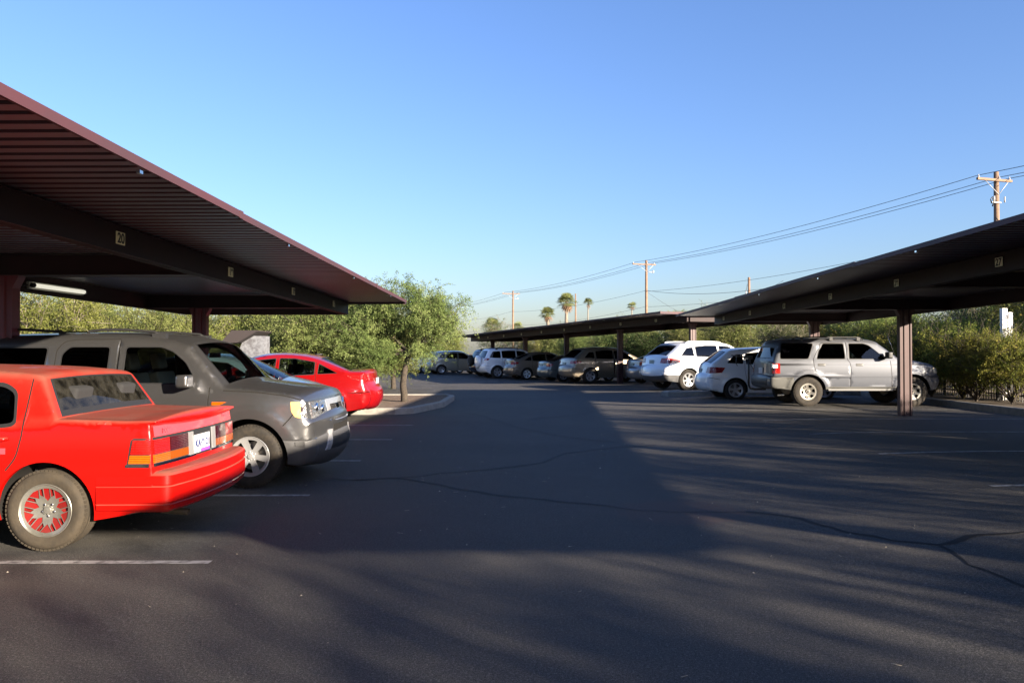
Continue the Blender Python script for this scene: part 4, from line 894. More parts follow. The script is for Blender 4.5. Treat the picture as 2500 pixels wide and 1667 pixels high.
# ---------------- carports ----------------
MAR = mat('maroon_steel_paint', (.022, .009, .010), .6, spec=.25, noise_=(3, (.016, .009, .009), .4, .7)); MARP = mat('weathered_maroon_trim', (.058, .022, .028), .6, spec=.3, noise_=(1.5, (.042, .024, .030), .35, .7))
PAN = mat('grey_deck_pan', (.075, .095, .112), .40, .1, noise_=(1.2, (.07, .07, .072), .4, .7)); RIB = mat('maroon_deck_rib', (.065, .016, .019), .5)
PBRN = mat('brown_maroon_column_paint', (.050, .019, .020), .55, noise_=(4, (.036, .015, .015), .4, .75))
NUMY = mat('cream_number_plate', (.75, .70, .44), .5); NUMK = mat('black_digit', (.01, .01, .01), .5)
def carport(label, org, ang, sgn, y0, y1, beams, edges, cols, zb, slope, bh, plates, light=None, colm=MAR, ground=0., deckm=(PAN, RIB)):
    """local frame: +Y along the row, sgn*X towards the driving lane; beams=(front, rear) offsets from the column line, edges likewise"""
    t = empty('carport', org, ang, label, 'carport', 'carports over the parking bays')
    Z = lambda y: zb-slope*y
    f, r = beams; fe, re = edges
    # ribbed steel deck: pans and standing ribs
    mb = MB(); y = y0; per = .15; pan = .09; vs = []; fp = []; fr = []; xs = [sgn*(-re), sgn*fe]; xs.sort()
    while y < y1-1e-6:
        for (ya, yb, za, zc, k) in ((y, y+pan, 0, 0, 0), (y+pan, y+pan+.013, 0, .035, 1), (y+pan+.013, y+per-.013, .035, .035, 1), (y+per-.013, y+per, .035, 0, 1)):
            ya = min(ya, y1); yb = min(yb, y1); b = len(vs); zt = bh+.01
            vs += [(xs[0], ya, Z(ya)+zt+za), (xs[1], ya, Z(ya)+zt+za), (xs[1], yb, Z(yb)+zt+zc), (xs[0], yb, Z(yb)+zt+zc)]
            (fr if k else fp).append((b, b+1, b+2, b+3))
        y += per
    mb.add(vs, fp, deckm[0]); mb.add(vs, fr, deckm[1]); mb.build('roof_deck', t)
    def lbeam(x, ya, yb, w, h0, h1, m, name, lip=True):
        b = MB()
        a = [(x-w/2, ya, Z(ya)+h0), (x+w/2, ya, Z(ya)+h0), (x+w/2, ya, Z(ya)+h1), (x-w/2, ya, Z(ya)+h1)]; c = [(p[0], yb, p[2]-Z(ya)+Z(yb)) for p in a]
        b.add(a+c, [(0, 1, 2, 3), (7, 6, 5, 4), (0, 4, 5, 1), (1, 5, 6, 2), (2, 6, 7, 3), (3, 7, 4, 0)], m)
        if lip:
            for hh in (h0, h1-.012):
                e = [(x-w/2-.02, ya, Z(ya)+hh), (x+w/2+.02, ya, Z(ya)+hh), (x+w/2+.02, ya, Z(ya)+hh+.01), (x-w/2-.02, ya, Z(ya)+hh+.01)]; c = [(p[0], yb, p[2]-Z(ya)+Z(yb)) for p in e]
                b.add(e+c, [(0, 1, 2, 3), (7, 6, 5, 4), (0, 4, 5, 1), (1, 5, 6, 2), (2, 6, 7, 3), (3, 7, 4, 0)], m)
        return b.build(name, t)
    lbeam(sgn*f, y0+.05, y1-.05, .09, 0, bh, MAR, 'front_beam'); lbeam(-sgn*r, y0+.05, y1-.05, .09, 0, bh, MAR, 'rear_beam')
    rj = random.Random(len(label)); yj = y0-.02
    while yj < y1:
        ye_ = min(yj+6.1, y1+.02); oz = rj.uniform(-.006, .006); lbeam(sgn*(fe+.012+rj.uniform(-.005, .005)), yj, ye_-.004, .02, bh+.002+oz, bh+.060+oz, MARP, 'front_fascia', False)
        lbeam(sgn*(fe+.026), yj-.04, yj+.04, .006, bh+.0, bh+.066, MARP, 'fascia_joint', False); yj = ye_+.001
    lbeam(-sgn*(re+.012), y0-.02, y1+.02, .02, bh-.035, bh+.062, MARP, 'rear_fascia', False)
    b = MB()
    for k in np.arange(y0+1.3, y1, 3.05): b.box((sgn*(fe+.02)-.012, k-.02, Z(k)+bh-.04), (sgn*(fe+.02)+.012, k+.02, Z(k)+bh-.02), CHR)
    b.build('fascia_clip', t)
    for ye in (y0+.02, y1-.02):
        b = MB(); xa, xb = sorted((sgn*(f-.05), -sgn*(r-.05))); b.box((xa, ye-.04, Z(ye)+.0), (xb, ye+.04, Z(ye)+bh-.005), MAR); b.build('end_beam', t)
        b = MB(); yy = ye+(-.035 if ye < y0+.1 else .035); xa, xb = xs; b.box((xa, yy-.01, Z(ye)+bh-.03), (xb, yy+.01, Z(ye)+bh+.058), MARP); b.build('end_fascia', t)
    for yc in cols:
        b = MB(); xa, xb = sorted((sgn*(f-.05), -sgn*(r-.05))); z = Z(yc)
        b.box((xa, yc-.072, z+.02), (xb, yc+.072, z+bh-.004), MAR)
        b.box((xa, yc-.115, z+.012), (xb, yc+.115, z+.03), MAR); b.build('cross_arm', t)
        # column: two channels back to back, with a flared head
        b = MB(); zg = ground if not callable(ground) else ground(yc)
        w = .128; d = .07
        prof = [(-w, -d), (-w+.03, -d), (-w+.042, -d+.02), (-.047, -d+.02), (-.034, -d), (.034, -d), (.047, -d+.02), (w-.042, -d+.02), (w-.03, -d), (w, -d), (w, d), (w-.03, d), (w-.042, d-.02), (.047, d-.02), (.034, d), (-.034, d), (-.047, d-.02), (-w+.042, d-.02), (-w+.03, d), (-w, d)]
        n = len(prof); lv = []
        for zz in (zg-.25, z+.02): lv += [(p[0], yc+p[1], zz) for p in prof]
        b.add(lv, [(i, (i+1) % n, n+(i+1) % n, n+i) for i in range(n)], colm)
        for sx in (-1, 1):                               # knee brackets
            q = [(sx*w, yc-.068, z-.13), (sx*(w+.012), yc-.068, z-.10), (sx*(w+.055), yc-.068, z-.02), (sx*(w+.065), yc-.068, z+.012), (sx*w, yc-.068, z+.012)]
            b.add(q+[(p[0], yc+.068, p[2]) for p in q], [(0, 1, 2, 3, 4), (9, 8, 7, 6, 5)]+[(i, (i+1) % 5, 5+(i+1) % 5, 5+i) for i in range(5)], colm)
        b.build('column', t)
    for (yp, txt, sz) in plates:
        b = MB(); x = sgn*(f+.05)+sgn*.006; z = Z(yp)+bh*.52; b.box((x-.004, yp-.072, z-.055), (x+.004, yp+.072, z+.055), NUMY); po = b.build('bay_number', t)
        if txt:
            M = Matrix.Translation((x+sgn*.006, yp, z-.004)) @ Matrix.Rotation(R(90*sgn), 4, 'Z') @ Matrix.Rotation(R(90), 4, 'X')
            text_mesh(txt, .125, NUMK, po, 'digits', M @ Matrix.Scale(.95, 4, (1, 0, 0)), .001)
    return t
# coordinates along a row: the rows run 0.76 degrees right of straight ahead
TH = -math.atan(25/1875)
LEFT = carport('near left maroon steel carport with bays 17 to 20 and a fluorescent tube light', (-5.93, 0, 0), TH, 1, -5.6, 15.96, (2.29, .99), (3.51, 1.75), (-1.7, 3.55, 8.8, 14.15), 2.487, .0124, .25,
    [(6.87+2.59*k-2.59, t, 0) for k, t in ((0, '21'), (1, '20'), (2, '19'), (3, '18'), (4, '17'))], colm=mat('dark_red_column_paint', (.09, .010, .018), .45))
RIGHT = carport('near right maroon steel carport with bays 27 to 32, over the silver SUV', (8.34, 0, 0), TH, -1, -1.3, 23.6, (2.39, .95), (3.59, 1.6), (1.22, 6.4, 11.58, 16.76, 21.94), 2.594, .0099, .25,
    [(9.45+2.6*k, t, 0) for k, t in ((0, '27'), (1, '28'), (2, '29'), (3, '30'), (4, '31'), (5, '32'))], colm=PBRN, ground=.12)
ys = [0, -5.786, -11.57, -17.36, -23.14]
FAR = carport('far maroon steel carport set at an angle, over the row of eight parked cars', (C0.x, C0.y, 0), R(21.5), -1, -1.03, 25.1, (.88, 2.5), (2.15, 3.7), [0.0, 5.786, 11.57, 17.36, 23.14], 2.66, .0165, .30,
    [(1.2+2.9*k, t, 0) for k, t in enumerate(('33', '34', '35', '36', '37', '38', '39', '40'))], colm=PBRN, ground=-.1)
# fluorescent batten on the rear beam of the left carport (tube material given a faint glow)
fl = MB(); yl = 11.28; TB = mat('white_tube', (.80, .78, .68), .3, emit=((1, .95, .78), .17))
M = Matrix.Translation((-5.93, 0, 0)) @ Matrix.Rotation(TH, 4, 'Z'); xl = -.92
zl = 2.487-.0124*yl+.10
fl.box((xl-.02, yl-.66, zl-.05), (xl+.02, yl+.66, zl+.05), mat('batten_white', (.35, .34, .3), .5), M)
root = fl.build('tube_light', None); tag(root, 'long white fluorescent tube on the rear beam of the left carport', 'light')
b = MB(); b.tube([M @ Vector((xl+.055, yl-.61, zl)), M @ Vector((xl+.055, yl+.61, zl))], .030, TB, 14); b.build('tube', root)
b = MB()
for e in (-.63, .63): b = MB(); b.tube([M @ Vector((xl+.055, yl+e-.02, zl)), M @ Vector((xl+.055, yl+e+.02, zl))], .034, BLK, 12); b.build('end_cap', root)
b = MB()
b.tube([M @ Vector((xl, yl-.66, zl)), M @ Vector((xl, yl-.78, zl-.02)), M @ Vector((xl, yl-.9, zl+.08))], .008, BLK, 5); b.build('flex', root)

# ---------------- ground ----------------
def asphalt():
    m = bpy.data.materials.new('asphalt'); m.use_nodes = True; n = m.node_tree.nodes; l = m.node_tree.links; p = n['Principled BSDF']
    tc = n.new('ShaderNodeTexCoord')
    def nz(scale, detail=4, rough=.6, vec=None):
        t = n.new('ShaderNodeTexNoise'); t.inputs['Scale'].default_value = scale; t.inputs['Detail'].default_value = detail; t.inputs['Roughness'].default_value = rough; l.new(vec or tc.outputs['Object'], t.inputs[0]); return t.outputs[0]
    def mr(s, a, b, c=0., d=1.):
        r = n.new('ShaderNodeMapRange'); r.inputs[1].default_value = a; r.inputs[2].default_value = b; r.inputs[3].default_value = c; r.inputs[4].default_value = d; l.new(s, r.inputs[0]); return r.outputs[0]
    def mix(f, a, b):
        x = n.new('ShaderNodeMix'); x.data_type = 'RGBA'; l.new(f, x.inputs[0])
        for i, c in ((6, a), (7, b)):
            if isinstance(c, tuple): x.inputs[i].default_value = (*c, 1)
            else: l.new(c, x.inputs[i])
        return x.outputs[2]
    base = mix(mr(nz(.35, 6), .3, .7), (.026, .025, .026), (.055, .049, .044))
    agg = mix(mr(nz(170, 2), .54, .68), base, (.17, .16, .14))
    agg = mix(mr(nz(110, 3, .7), .34, .46, 1, 0), agg, (.010, .010, .011))
    agg = mix(mr(nz(60, 5, .8), .53, .64, 0, .8), agg, (.16, .15, .135))
    agg = mix(mr(nz(75, 5, .8), .38, .47, .9, 0), agg, (.007, .007, .0075))
    vo = n.new('ShaderNodeTexVoronoi'); vo.inputs['Scale'].default_value = 9; vo.feature = 'F1'; l.new(tc.outputs['Object'], vo.inputs[0])
    wn = n.new('ShaderNodeTexWhiteNoise'); l.new(vo.outputs['Position'], wn.inputs[0])
    k = n.new('ShaderNodeMath'); k.operation = 'LESS_THAN'; l.new(vo.outputs['Distance'], k.inputs[0]); k.inputs[1].default_value = .028
    k2 = n.new('ShaderNodeMath'); k2.operation = 'LESS_THAN'; l.new(wn.outputs[0], k2.inputs[0]); k2.inputs[1].default_value = .07
    k3 = n.new('ShaderNodeMath'); k3.operation = 'MULTIPLY'; l.new(k.outputs[0], k3.inputs[0]); l.new(k2.outputs[0], k3.inputs[1])
    agg = mix(k3.outputs[0], agg, (.28, .25, .2))
    # scuffed pale patches and oily bays
    sp_ = n.new('ShaderNodeSeparateXYZ'); l.new(tc.outputs['Object'], sp_.inputs[0])
    bay = mr(sp_.outputs[0], -2.2, -3.2); oil = n.new('ShaderNodeMath'); oil.operation = 'MULTIPLY'; l.new(bay, oil.inputs[0]); l.new(mr(nz(.9, 5), .5, .62, 0, .7), oil.inputs[1])
    agg = mix(oil.outputs[0], agg, (.018, .017, .017))
    dusty = n.new('ShaderNodeMath'); dusty.operation = 'MULTIPLY'; l.new(bay, dusty.inputs[0]); l.new(mr(nz(1.3, 6), .5, .75, 0, .5), dusty.inputs[1])
    agg = mix(dusty.outputs[0], agg, (.085, .075, .058))
    mp = n.new('ShaderNodeMapping'); mp.inputs['Scale'].default_value = (6, 16, 6); l.new(tc.outputs['Object'], mp.inputs[0])
    scf = n.new('ShaderNodeMath'); scf.operation = 'MULTIPLY'; l.new(mr(nz(.6, 3), .58, .68, 0, .6), scf.inputs[0]); l.new(mr(nz(3, 5, .7, mp.outputs[0]), .55, .62), scf.inputs[1])
    agg = mix(scf.outputs[0], agg, (.14, .14, .135))
    # reddish silt patch
    mp = n.new('ShaderNodeMapping'); mp.inputs['Location'].default_value = (-1.62, -7.35, 0); mp.vector_type = 'POINT'; l.new(tc.outputs['Object'], mp.inputs[0])
    m2 = n.new('ShaderNodeMapping'); m2.inputs['Scale'].default_value = (1/.66, 1/.62, 0); l.new(mp.outputs[0], m2.inputs[0])
    ln = n.new('ShaderNodeVectorMath'); ln.operation = 'LENGTH'; l.new(m2.outputs[0], ln.inputs[0])
    ad = n.new('ShaderNodeMath'); ad.operation = 'ADD'; l.new(ln.outputs['Value'], ad.inputs[0]); l.new(mr(nz(9, 8, .8), .3, .7, -.35, .35), ad.inputs[1])
    agg = mix(mr(ad.outputs[0], .70, 1.05, .8, 0), agg, (.075, .050, .043))
    l.new(agg, p.inputs['Base Color']); p.inputs['Roughness'].default_value = .82; p.inputs['Specular IOR Level'].default_value = .35
    b = n.new('ShaderNodeBump'); b.inputs['Strength'].default_value = 1.0; b.inputs['Distance'].default_value = .010
    ah = n.new('ShaderNodeMath'); ah.operation = 'ADD'; l.new(nz(70, 6, .8), ah.inputs[0]); l.new(mr(nz(2.5, 3), 0, 1, 0, 1.5), ah.inputs[1])
    l.new(ah.outputs[0], b.inputs['Height']); l.new(b.outputs[0], p.inputs['Normal']); return m
def sheet(name, xs, ys_, f, m, inside=None):
    mb = MB(); nx = len(xs); ny = len(ys_)
    vs = [(x, y, f(x, y)) for y in ys_ for x in xs]
    mb.add(vs, [(j*nx+i, j*nx+i+1, (j+1)*nx+i+1, (j+1)*nx+i) for j in range(ny-1) for i in range(nx-1)], m, True)
    o = mb.build(name); tag(o, kind='structure'); return o
ASPH = asphalt()
KX = 11.25                                          # kerb line on the right
SOIL = mat('desert_soil', (.12, .09, .06), .95, noise_=(2.5, (.075, .055, .037), .4, .7), bump=(40, .5))
sheet('ground', [-600, -150, -60, -14, 11.4, 60, 150, 600], [-300, -60, -20, 60, 100, 200, 900], lambda x, y: -.10, SOIL)
lot = sheet('parking_lot', list(np.arange(-13.5, 11.4, .5)), list(np.arange(-14, 64.1, 1)), g, ASPH)
sheet('planting_bed', [KX+.14, 12, 14, 20, 30, 60], [-30, 0, 20, 27, 32, 42, 60, 90], lambda x, y: g(x, y)+.11, SOIL)
CONC = mat('kerb_concrete', (.25, .235, .205), .85, noise_=(6, (.17, .16, .145), .4, .7), bump=(30, .3))
def kerb(name, pts, h=.15, w=.15, label=None, closed=False):
    P = [Vector((p[0], p[1], 0)) for p in pts]; P = [P[0]] + [q for a, b_ in zip(P, P[1:]) for q in [a.lerp(b_, t) for t in np.linspace(0, 1, max(2, int((b_-a).length/1.0)+1))[1:]]]
    prof = [(-w/2, -.1), (-w/2, h-.02), (-w/2+.02, h), (w/2-.02, h), (w/2, h-.02), (w/2, -.1)]
    mb = MB(); vs = []; n = len(prof)
    for i, p in enumerate(P):
        a = P[max(i-1, 0)] if not closed else P[i-1 if i else -2]; b_ = P[min(i+1, len(P)-1)] if not closed else P[i+1 if i < len(P)-1 else 1]
        t = (b_-a).normalized(); nn = Vector((-t.y, t.x, 0)); z = g(p.x, p.y); k = 1/max(.5, abs(nn.dot(Vector((-(P[min(i+1, len(P)-1)]-p).normalized().y, (P[min(i+1, len(P)-1)]-p).normalized().x, 0)))) if i < len(P)-1 else 1)
        vs += [(p.x+nn.x*q[0]*k, p.y+nn.y*q[0]*k, z+q[1]) for q in prof]
    fs = [(i*n+j, i*n+j+1, (i+1)*n+j+1, (i+1)*n+j) for i in range(len(P)-1) for j in range(n-1)]+[tuple(range(n)), tuple(range(len(vs)-1, len(vs)-n-1, -1))]
    mb.add(vs, fs, CONC); o = mb.build(name); tag(o, kind='structure'); return o
kerb('kerb', [(KX, -30), (KX, 34), (12.5, 38)])
# island with the mesquite tree
isl = [(-14, 18.72), (-2.85, 18.72), (-2.50, 18.95), (-1.95, 21.2), (-1.90, 24.2), (-2.15, 24.9), (-14, 24.9)]
kerb('kerb', isl, .16, .17)
b = MB(); V, T, c = cdt([[(p[0], p[1]) for p in isl]], [(x, y) for x in np.arange(-13.5, -2, .5) for y in np.arange(19, 24.8, .5)]); T = T[inpoly(c, [(p[0], p[1]) for p in isl])]
b.add([(a, e, .12+.02*noise.noise(Vector((a, e, 0)))) for a, e in V], [tuple(int(q) for q in t) for t in T], mat('island_gravel', (.11, .065, .042), .95, noise_=(14, (.20, .145, .10), .45, .65), bump=(45, .8)), True)
tag(b.build('island_bed'), kind='structure')
# concrete island end between the two right-hand carports
kerb('kerb', [(5.6, 25.7), (5.15, 25.5), (4.98, 25.2), (5.1, 24.85), (5.5, 24.75), (KX, 24.75)], .15, .16)
b = MB(); V = [(5.1, 25.2), (5.4, 24.8), (KX, 24.8), (KX, 26.6), (5.9, 26.0)]; b.add([(x, y, g(x, y)+.12) for x, y in V], [tuple(range(5))], SOIL); tag(b.build('island_bed'), kind='structure')
# painted bay lines
LINE = mat('faded_line_paint', (.25, .25, .245), .8, noise_=(11, (.05, .05, .05), .46, .66))
def line(x0, y0, x1, y1, w=.085):
    d = Vector((x1-x0, y1-y0)); L = d.length; d /= L; nn = Vector((-d.y, d.x)); k = int(L/.8)+1; mb = MB(); vs = []
    for i in range(k+1):
        for sg in (-1, 1): x = x0+d.x*L*i/k+nn.x*w/2*sg; y = y0+d.y*L*i/k+nn.y*w/2*sg; vs.append((x, y, g(x, y)+.004))
    mb.add(vs, [(2*i, 2*i+2, 2*i+3, 2*i+1) for i in range(k)], LINE); tag(mb.build('parking_line'), kind='structure')
for k in range(-3, 5):
    y = 5.57+2.59*k; xe = -2.18+.0133*(y-5.57); line(-7.2, y, xe, y)
for k in range(-3, 8):
    y = 8.16+2.59*k; line(5.0+.0133*y, y+.05, 10.9, y)
for k in range(0, 9):
    v = -2.9*k; a = C0+U*(-3.2)+V_*v; b_ = C0+U*2.5+V_*v; line(a.x, a.y, b_.x, b_.y)
a = C0+U*-3.0+V_*2.9; b_ = C0+U*-1+V_*2.9; line(a.x, a.y, b_.x, b_.y)
# sealed cracks
SEAL = mat('crack_sealant', (.005, .005, .006), .7, spec=.3)
def crack(pts, w=.03, seed=1):
    rnd = random.Random(seed); P = [Vector(p) for p in pts]; Q = []
    for a, b_ in zip(P, P[1:]):
        k = max(2, int((b_-a).length/.12))
        for i in range(k): Q.append(a.lerp(b_, i/k)+Vector((noise.noise(Vector((a.x*3+i*.35, seed, 0)))*.07, noise.noise(Vector((seed, a.y*3+i*.35, 5)))*.07)))
    Q.append(P[-1]); mb = MB(); vs = []
    for i, p in enumerate(Q):
        t = (Q[min(i+1, len(Q)-1)]-Q[max(i-1, 0)]).normalized(); nn = Vector((-t.y, t.x)); ww = w*rnd.uniform(.5, 1.25)
        for sg in (-1, 1): q = p+nn*ww/2*sg; vs.append((q.x, q.y, g(q.x, q.y)+.004))
    mb.add(vs, [(2*i, 2*i+2, 2*i+3, 2*i+1) for i in range(len(Q)-1)], SEAL); tag(mb.build('crack_seal'), kind='structure')
def gp_(px, py): D = 1.52*1875/(py-859); return ((px-1250)*D/1875, D)
CR = [([(860, 1171), (970, 1166), (1060, 1180), (1200, 1206), (1330, 1219), (1480, 1233)], .035), ([(1820, 1248), (1950, 1265), (2060, 1297), (2170, 1320), (2290, 1336), (2360, 1316), (2500, 1312)], .035), ([(970, 1166), (1120, 1152), (1255, 1138), (1330, 1128), (1370, 1107), (1500, 1092), (1600, 1086)], .03),
      ([(1080, 1005), (1160, 1010), (1260, 1042), (1370, 1065), (1500, 1080)], .03), ([(1290, 1024), (1400, 1012), (1450, 1003)], .025), ([(2290, 1336), (2370, 1385), (2500, 1440)], .02), ([(1480, 1233), (1560, 1245), (1660, 1250), (1820, 1248)], .012), ([(800, 1168), (900, 1172)], .02)]
for i, (q, w_) in enumerate(CR): crack([gp_(*p) for p in q], w_*1.5, i+1)

# ---------------- fence behind the right-hand row ----------------
IRON = mat('wrought_iron', (.015, .014, .013), .5)
t = empty('fence', (12.95, 0, .24), 0, 'dark upright-bar iron fence among the bushes behind the right-hand bays', 'fence')
b = MB()
for y in np.arange(8, 33, .115): b.box((-.009, y-.009, 0), (.009, y+.009, 1.5), IRON)
b.build('bar_panel', t)
for z in (.15, 1.4): b = MB(); b.box((-.02, 8, z), (.02, 33, z+.035), IRON); b.build('rail', t)
for y in np.arange(8, 33.1, 2.5): b = MB(); b.box((-.03, y-.03, -.1), (.03, y+.03, 1.62), IRON); b.build('post', t)

# ---------------- poles and wires ----------------
WOOD = mat('weathered_pole_wood', (.19, .12, .075), .85, noise_=(5, (.12, .075, .05), .4, .7)); GLZ = mat('insulator_grey', (.35, .36, .38), .35); WIRE = mat('cable_black', (.03, .03, .035), .6)
PD = Vector((-11.6, 38.5)).normalized(); PN = Vector((PD.y, -PD.x))
def pole(x, y, H, label, arm=1.9, extra=None, armz=.35):
    t = empty('utility_pole', (x, y, -.1), math.atan2(PN.y, PN.x), label, 'utility pole', 'wooden utility poles beyond the lot')
    b = MB(); b.tube([(0, 0, 0), (0, 0, H*.5), (0, 0, H+.1)], [.17, .15, .12], WOOD, 12); b.build('shaft', t)
    if arm:
        b = MB(); b.box((-arm*.62, -.19, H-armz-.06), (arm*.38, -.08, H-armz+.06), WOOD); ar = b.build('crossarm', t)
        b = MB(); b.tube([(-arm*.42, -.14, H-armz), (0, -.14, H-armz-.75)], .018, GLZ, 5); b.tube([(arm*.3, -.14, H-armz), (0, -.14, H-armz-.75)], .018, GLZ, 5); b.build('brace', t)
        for xx in (-arm*.58, .05, arm*.32):
            b = MB(); b.tube([(xx, -.13, H-armz+.05), (xx, -.13, H-armz+.11), (xx, -.13, H-armz+.14), (xx, -.13, H-armz+.22)], [.02, .05, .035, .03], GLZ, 8); b.build('insulator', t)
    if extra: extra(t, H)
    return t
def ex1(t, H):
    b = MB(); b.box((-.5, -.2, H-1.55), (.1, -.15, H-1.50), GLZ); b.tube([(-.55, -.2, H-1.6), (-.62, -.2, H-1.4), (-.5, -.2, H-1.25), (-.42, -.2, H-1.5), (-.5, -.2, H-1.75)], .03, BLK, 6)
    for xx in (-.35, .35): b.tube([(xx, -.18, H-1.5), (xx, -.18, H-1.2)], .04, GLZ, 6)
    b.tube([(-.3, -.2, H-2.3), (.1, -.22, H-2.7), (.5, -.2, H-3.2), (.55, -.2, H-3.9)], .025, BLK, 6); b.build('cable_fittings', t)
    b = MB(); b.tube([(.45, -.15, H-4.0), (.55, -.15, 0)], .06, GLZ, 8); b.build('conduit', t)
    b = MB(); b.tube([(-.2, -.18, H-3.1), (.3, -.18, H-3.1)], .05, BLK, 6); b.build('cable_clamp', t)
def ex2(t, H):
    b = MB(); b.tube([(.1, -.15, H-1.1), (.7, -.15, H-1.15)], .03, GLZ, 6); b.tube([(.7, -.15, H-1.2), (.7, -.15, H-.95)], .09, GLZ, 8); b.build('cable_fittings', t)
P1 = pole(25.3, 40, 10.9, 'nearest utility pole, above the right carport roof, with crossarm and cables', 2.3, ex1)
P2 = pole(13.75, 78.5, 10.9, 'tall wooden pole with a crossarm in the middle of the sky, right of the palms', 2.6, ex2)
P3 = pole(.15, 118, 10.9, 'farthest wooden pole with crossarm, left of the palms', 2.8, ex2)
P0 = pole(36.9, 1.5, 10.9, 'wooden pole outside the frame to the right carrying the same cables', 2.3)
def tr(t, H):
    b = MB(); b.tube([(-.42, -.1, H-2.6), (-.42, -.1, H-2.5), (-.42, -.1, H-1.75), (-.42, -.1, H-1.68)], [.2, .27, .27, .18], mat('transformer_white', (.62, .62, .6), .4), 16); b.tube([(-.42, -.1, H-1.7), (-.42, -.1, H-1.3)], .06, GLZ, 8); b.tube([(-.42, -.1, H-1.3), (-.2, 0, H-.6)], .02, BLK, 5); b.build('transformer', t)
P4 = pole(24.1, 78, 9.1, 'plain wooden pole with a white transformer, just above the right carport edge', 0, tr)
P5 = pole(12.1, 146, 12.6, 'thin far wooden pole standing against the big palm tree', 0)
P6 = pole(-14.0, 158, 10.9, 'distant wooden pole hidden behind the island tree', 2.6)
def wire(a, b_, sag, name='power_cable', r=.013, label=None, n=18):
    a = Vector(a); b_ = Vector(b_); pts = [a.lerp(b_, i/n)-Vector((0, 0, 4*sag*(i/n)*(1-i/n))) for i in range(n+1)]
    m = MB(); m.tube(pts, r, WIRE, 5); o = m.build(name); tag(o, label, 'cable', 'overhead cables strung between the utility poles'); return o
PX = [Vector((36.9, 1.5)), Vector((25.3, 40)), Vector((13.75, 78.5)), Vector((.15, 118)), Vector((-14, 158))]
for i in range(4):
    for off, z in ((-1.25, 10.65), (.08, 10.62), (.75, 10.6)):
        a = PX[i]+PN*off; c = PX[i+1]+PN*off
        wire((a.x, a.y, z), (c.x, c.y, z), .45, r=.016, label='high power line along the crossarms of the wooden poles')
    wire((PX[i].x, PX[i].y, 7.8), (PX[i+1].x, PX[i+1].y, 7.7), .5, label='single cable strung halfway up the wooden poles')
wire((25.3, 40, 8.0), (13.75, 78.5, 7.8), 1.5, r=.016, label='thick slack cable sagging between the two nearest poles')
for z0, z1, lb in ((5.6, 5.6, 'lower cable just above the far carport roof'), (4.9, 4.9, 'lowest pair cable just above the far carport roof')):
    wire((34, 62, z0+2.4), (13.75, 80, z0+.6), .5, label=lb); wire((13.75, 80, z0+.6), (.15, 118, z1), .5, label=lb); wire((.15, 118, z1), (-14, 158, z1), .5, label=lb)
wire((13.75, 78.5, 7.7), (26, 95, 4.6), .6, label='slack service drop from the tall middle pole'); wire((20.5, 58, 6.9), (24.1, 78, 7.4), .2, label='thin stay running up to the transformer pole')
# ---------------- trees ----------------
def leaf_mat(name, c1, c2, c3, trans=.35):
    m = bpy.data.materials.new(name); m.use_nodes = True; n = m.node_tree.nodes; l = m.node_tree.links; n.remove(n['Principled BSDF'])
    at = n.new('ShaderNodeAttribute'); at.attribute_name = 'tone'; oi = n.new('ShaderNodeObjectInfo')
    cr = n.new('ShaderNodeValToRGB'); e = cr.color_ramp.elements; e[0].color = (*c1, 1); e[1].color = (*c3, 1); x = e.new(.5); x.color = (*c2, 1); l.new(at.outputs['Fac'], cr.inputs[0])
    hs = n.new('ShaderNodeHueSaturation'); l.new(cr.outputs[0], hs.inputs['Color'])
    r = n.new('ShaderNodeMapRange'); r.inputs[3].default_value = .47; r.inputs[4].default_value = .525; l.new(oi.outputs['Random'], r.inputs[0]); l.new(r.outputs[0], hs.inputs['Hue'])
    r = n.new('ShaderNodeMapRange'); r.inputs[3].default_value = .8; r.inputs[4].default_value = 1.2; l.new(oi.outputs['Random'], r.inputs[0]); l.new(r.outputs[0], hs.inputs['Value'])
    d = n.new('ShaderNodeBsdfDiffuse'); t = n.new('ShaderNodeBsdfTranslucent'); mx = n.new('ShaderNodeMixShader'); mx.inputs[0].default_value = trans
    l.new(hs.outputs[0], d.inputs[0]); l.new(hs.outputs[0], t.inputs[0]); l.new(d.outputs[0], mx.inputs[1]); l.new(t.outputs[0], mx.inputs[2]); l.new(mx.outputs[0], n['Material Output'].inputs[0]); return m
LM = leaf_mat('mesquite_leaves', (0.075, 0.105, 0.034), (0.135, 0.168, 0.055), (0.21, 0.235, 0.09))
LP = leaf_mat('palo_verde_leaves', (0.085, 0.105, 0.028), (0.14, 0.162, 0.042), (0.195, 0.21, 0.07))
LO = leaf_mat('creosote_leaves', (0.075, 0.10, 0.026), (0.15, 0.16, 0.036), (0.24, 0.215, 0.05))
LG = leaf_mat('grey_green_leaves', (0.055, 0.068, 0.034), (0.09, 0.105, 0.052), (0.135, 0.145, 0.082))
LD = leaf_mat('dark_evergreen_leaves', (.03, .055, .02), (.05, .08, .03), (.08, .11, .045))
BARK = mat('dark_bark', (.055, .042, .03), .95, noise_=(20, (.025, .02, .015), .4, .6), bump=(30, .6)); BARKG = mat('pale_bark', (.15, .13, .095), .9, noise_=(20, (.18, .15, .12), .4, .6))
def curve_pts(a, b_, bow, rnd, n=7):
    a = Vector(a); b_ = Vector(b_); d = b_-a; side = Vector((rnd.uniform(-1, 1), rnd.uniform(-1, 1), rnd.uniform(-.2, .6)))*d.length*bow
    return [a.lerp(b_, t)+side*math.sin(math.pi*t)+Vector((rnd.uniform(-1, 1), rnd.uniform(-1, 1), rnd.uniform(-1, 1)))*.02*d.length*(0 < t < 1) for t in np.linspace(0, 1, n)]
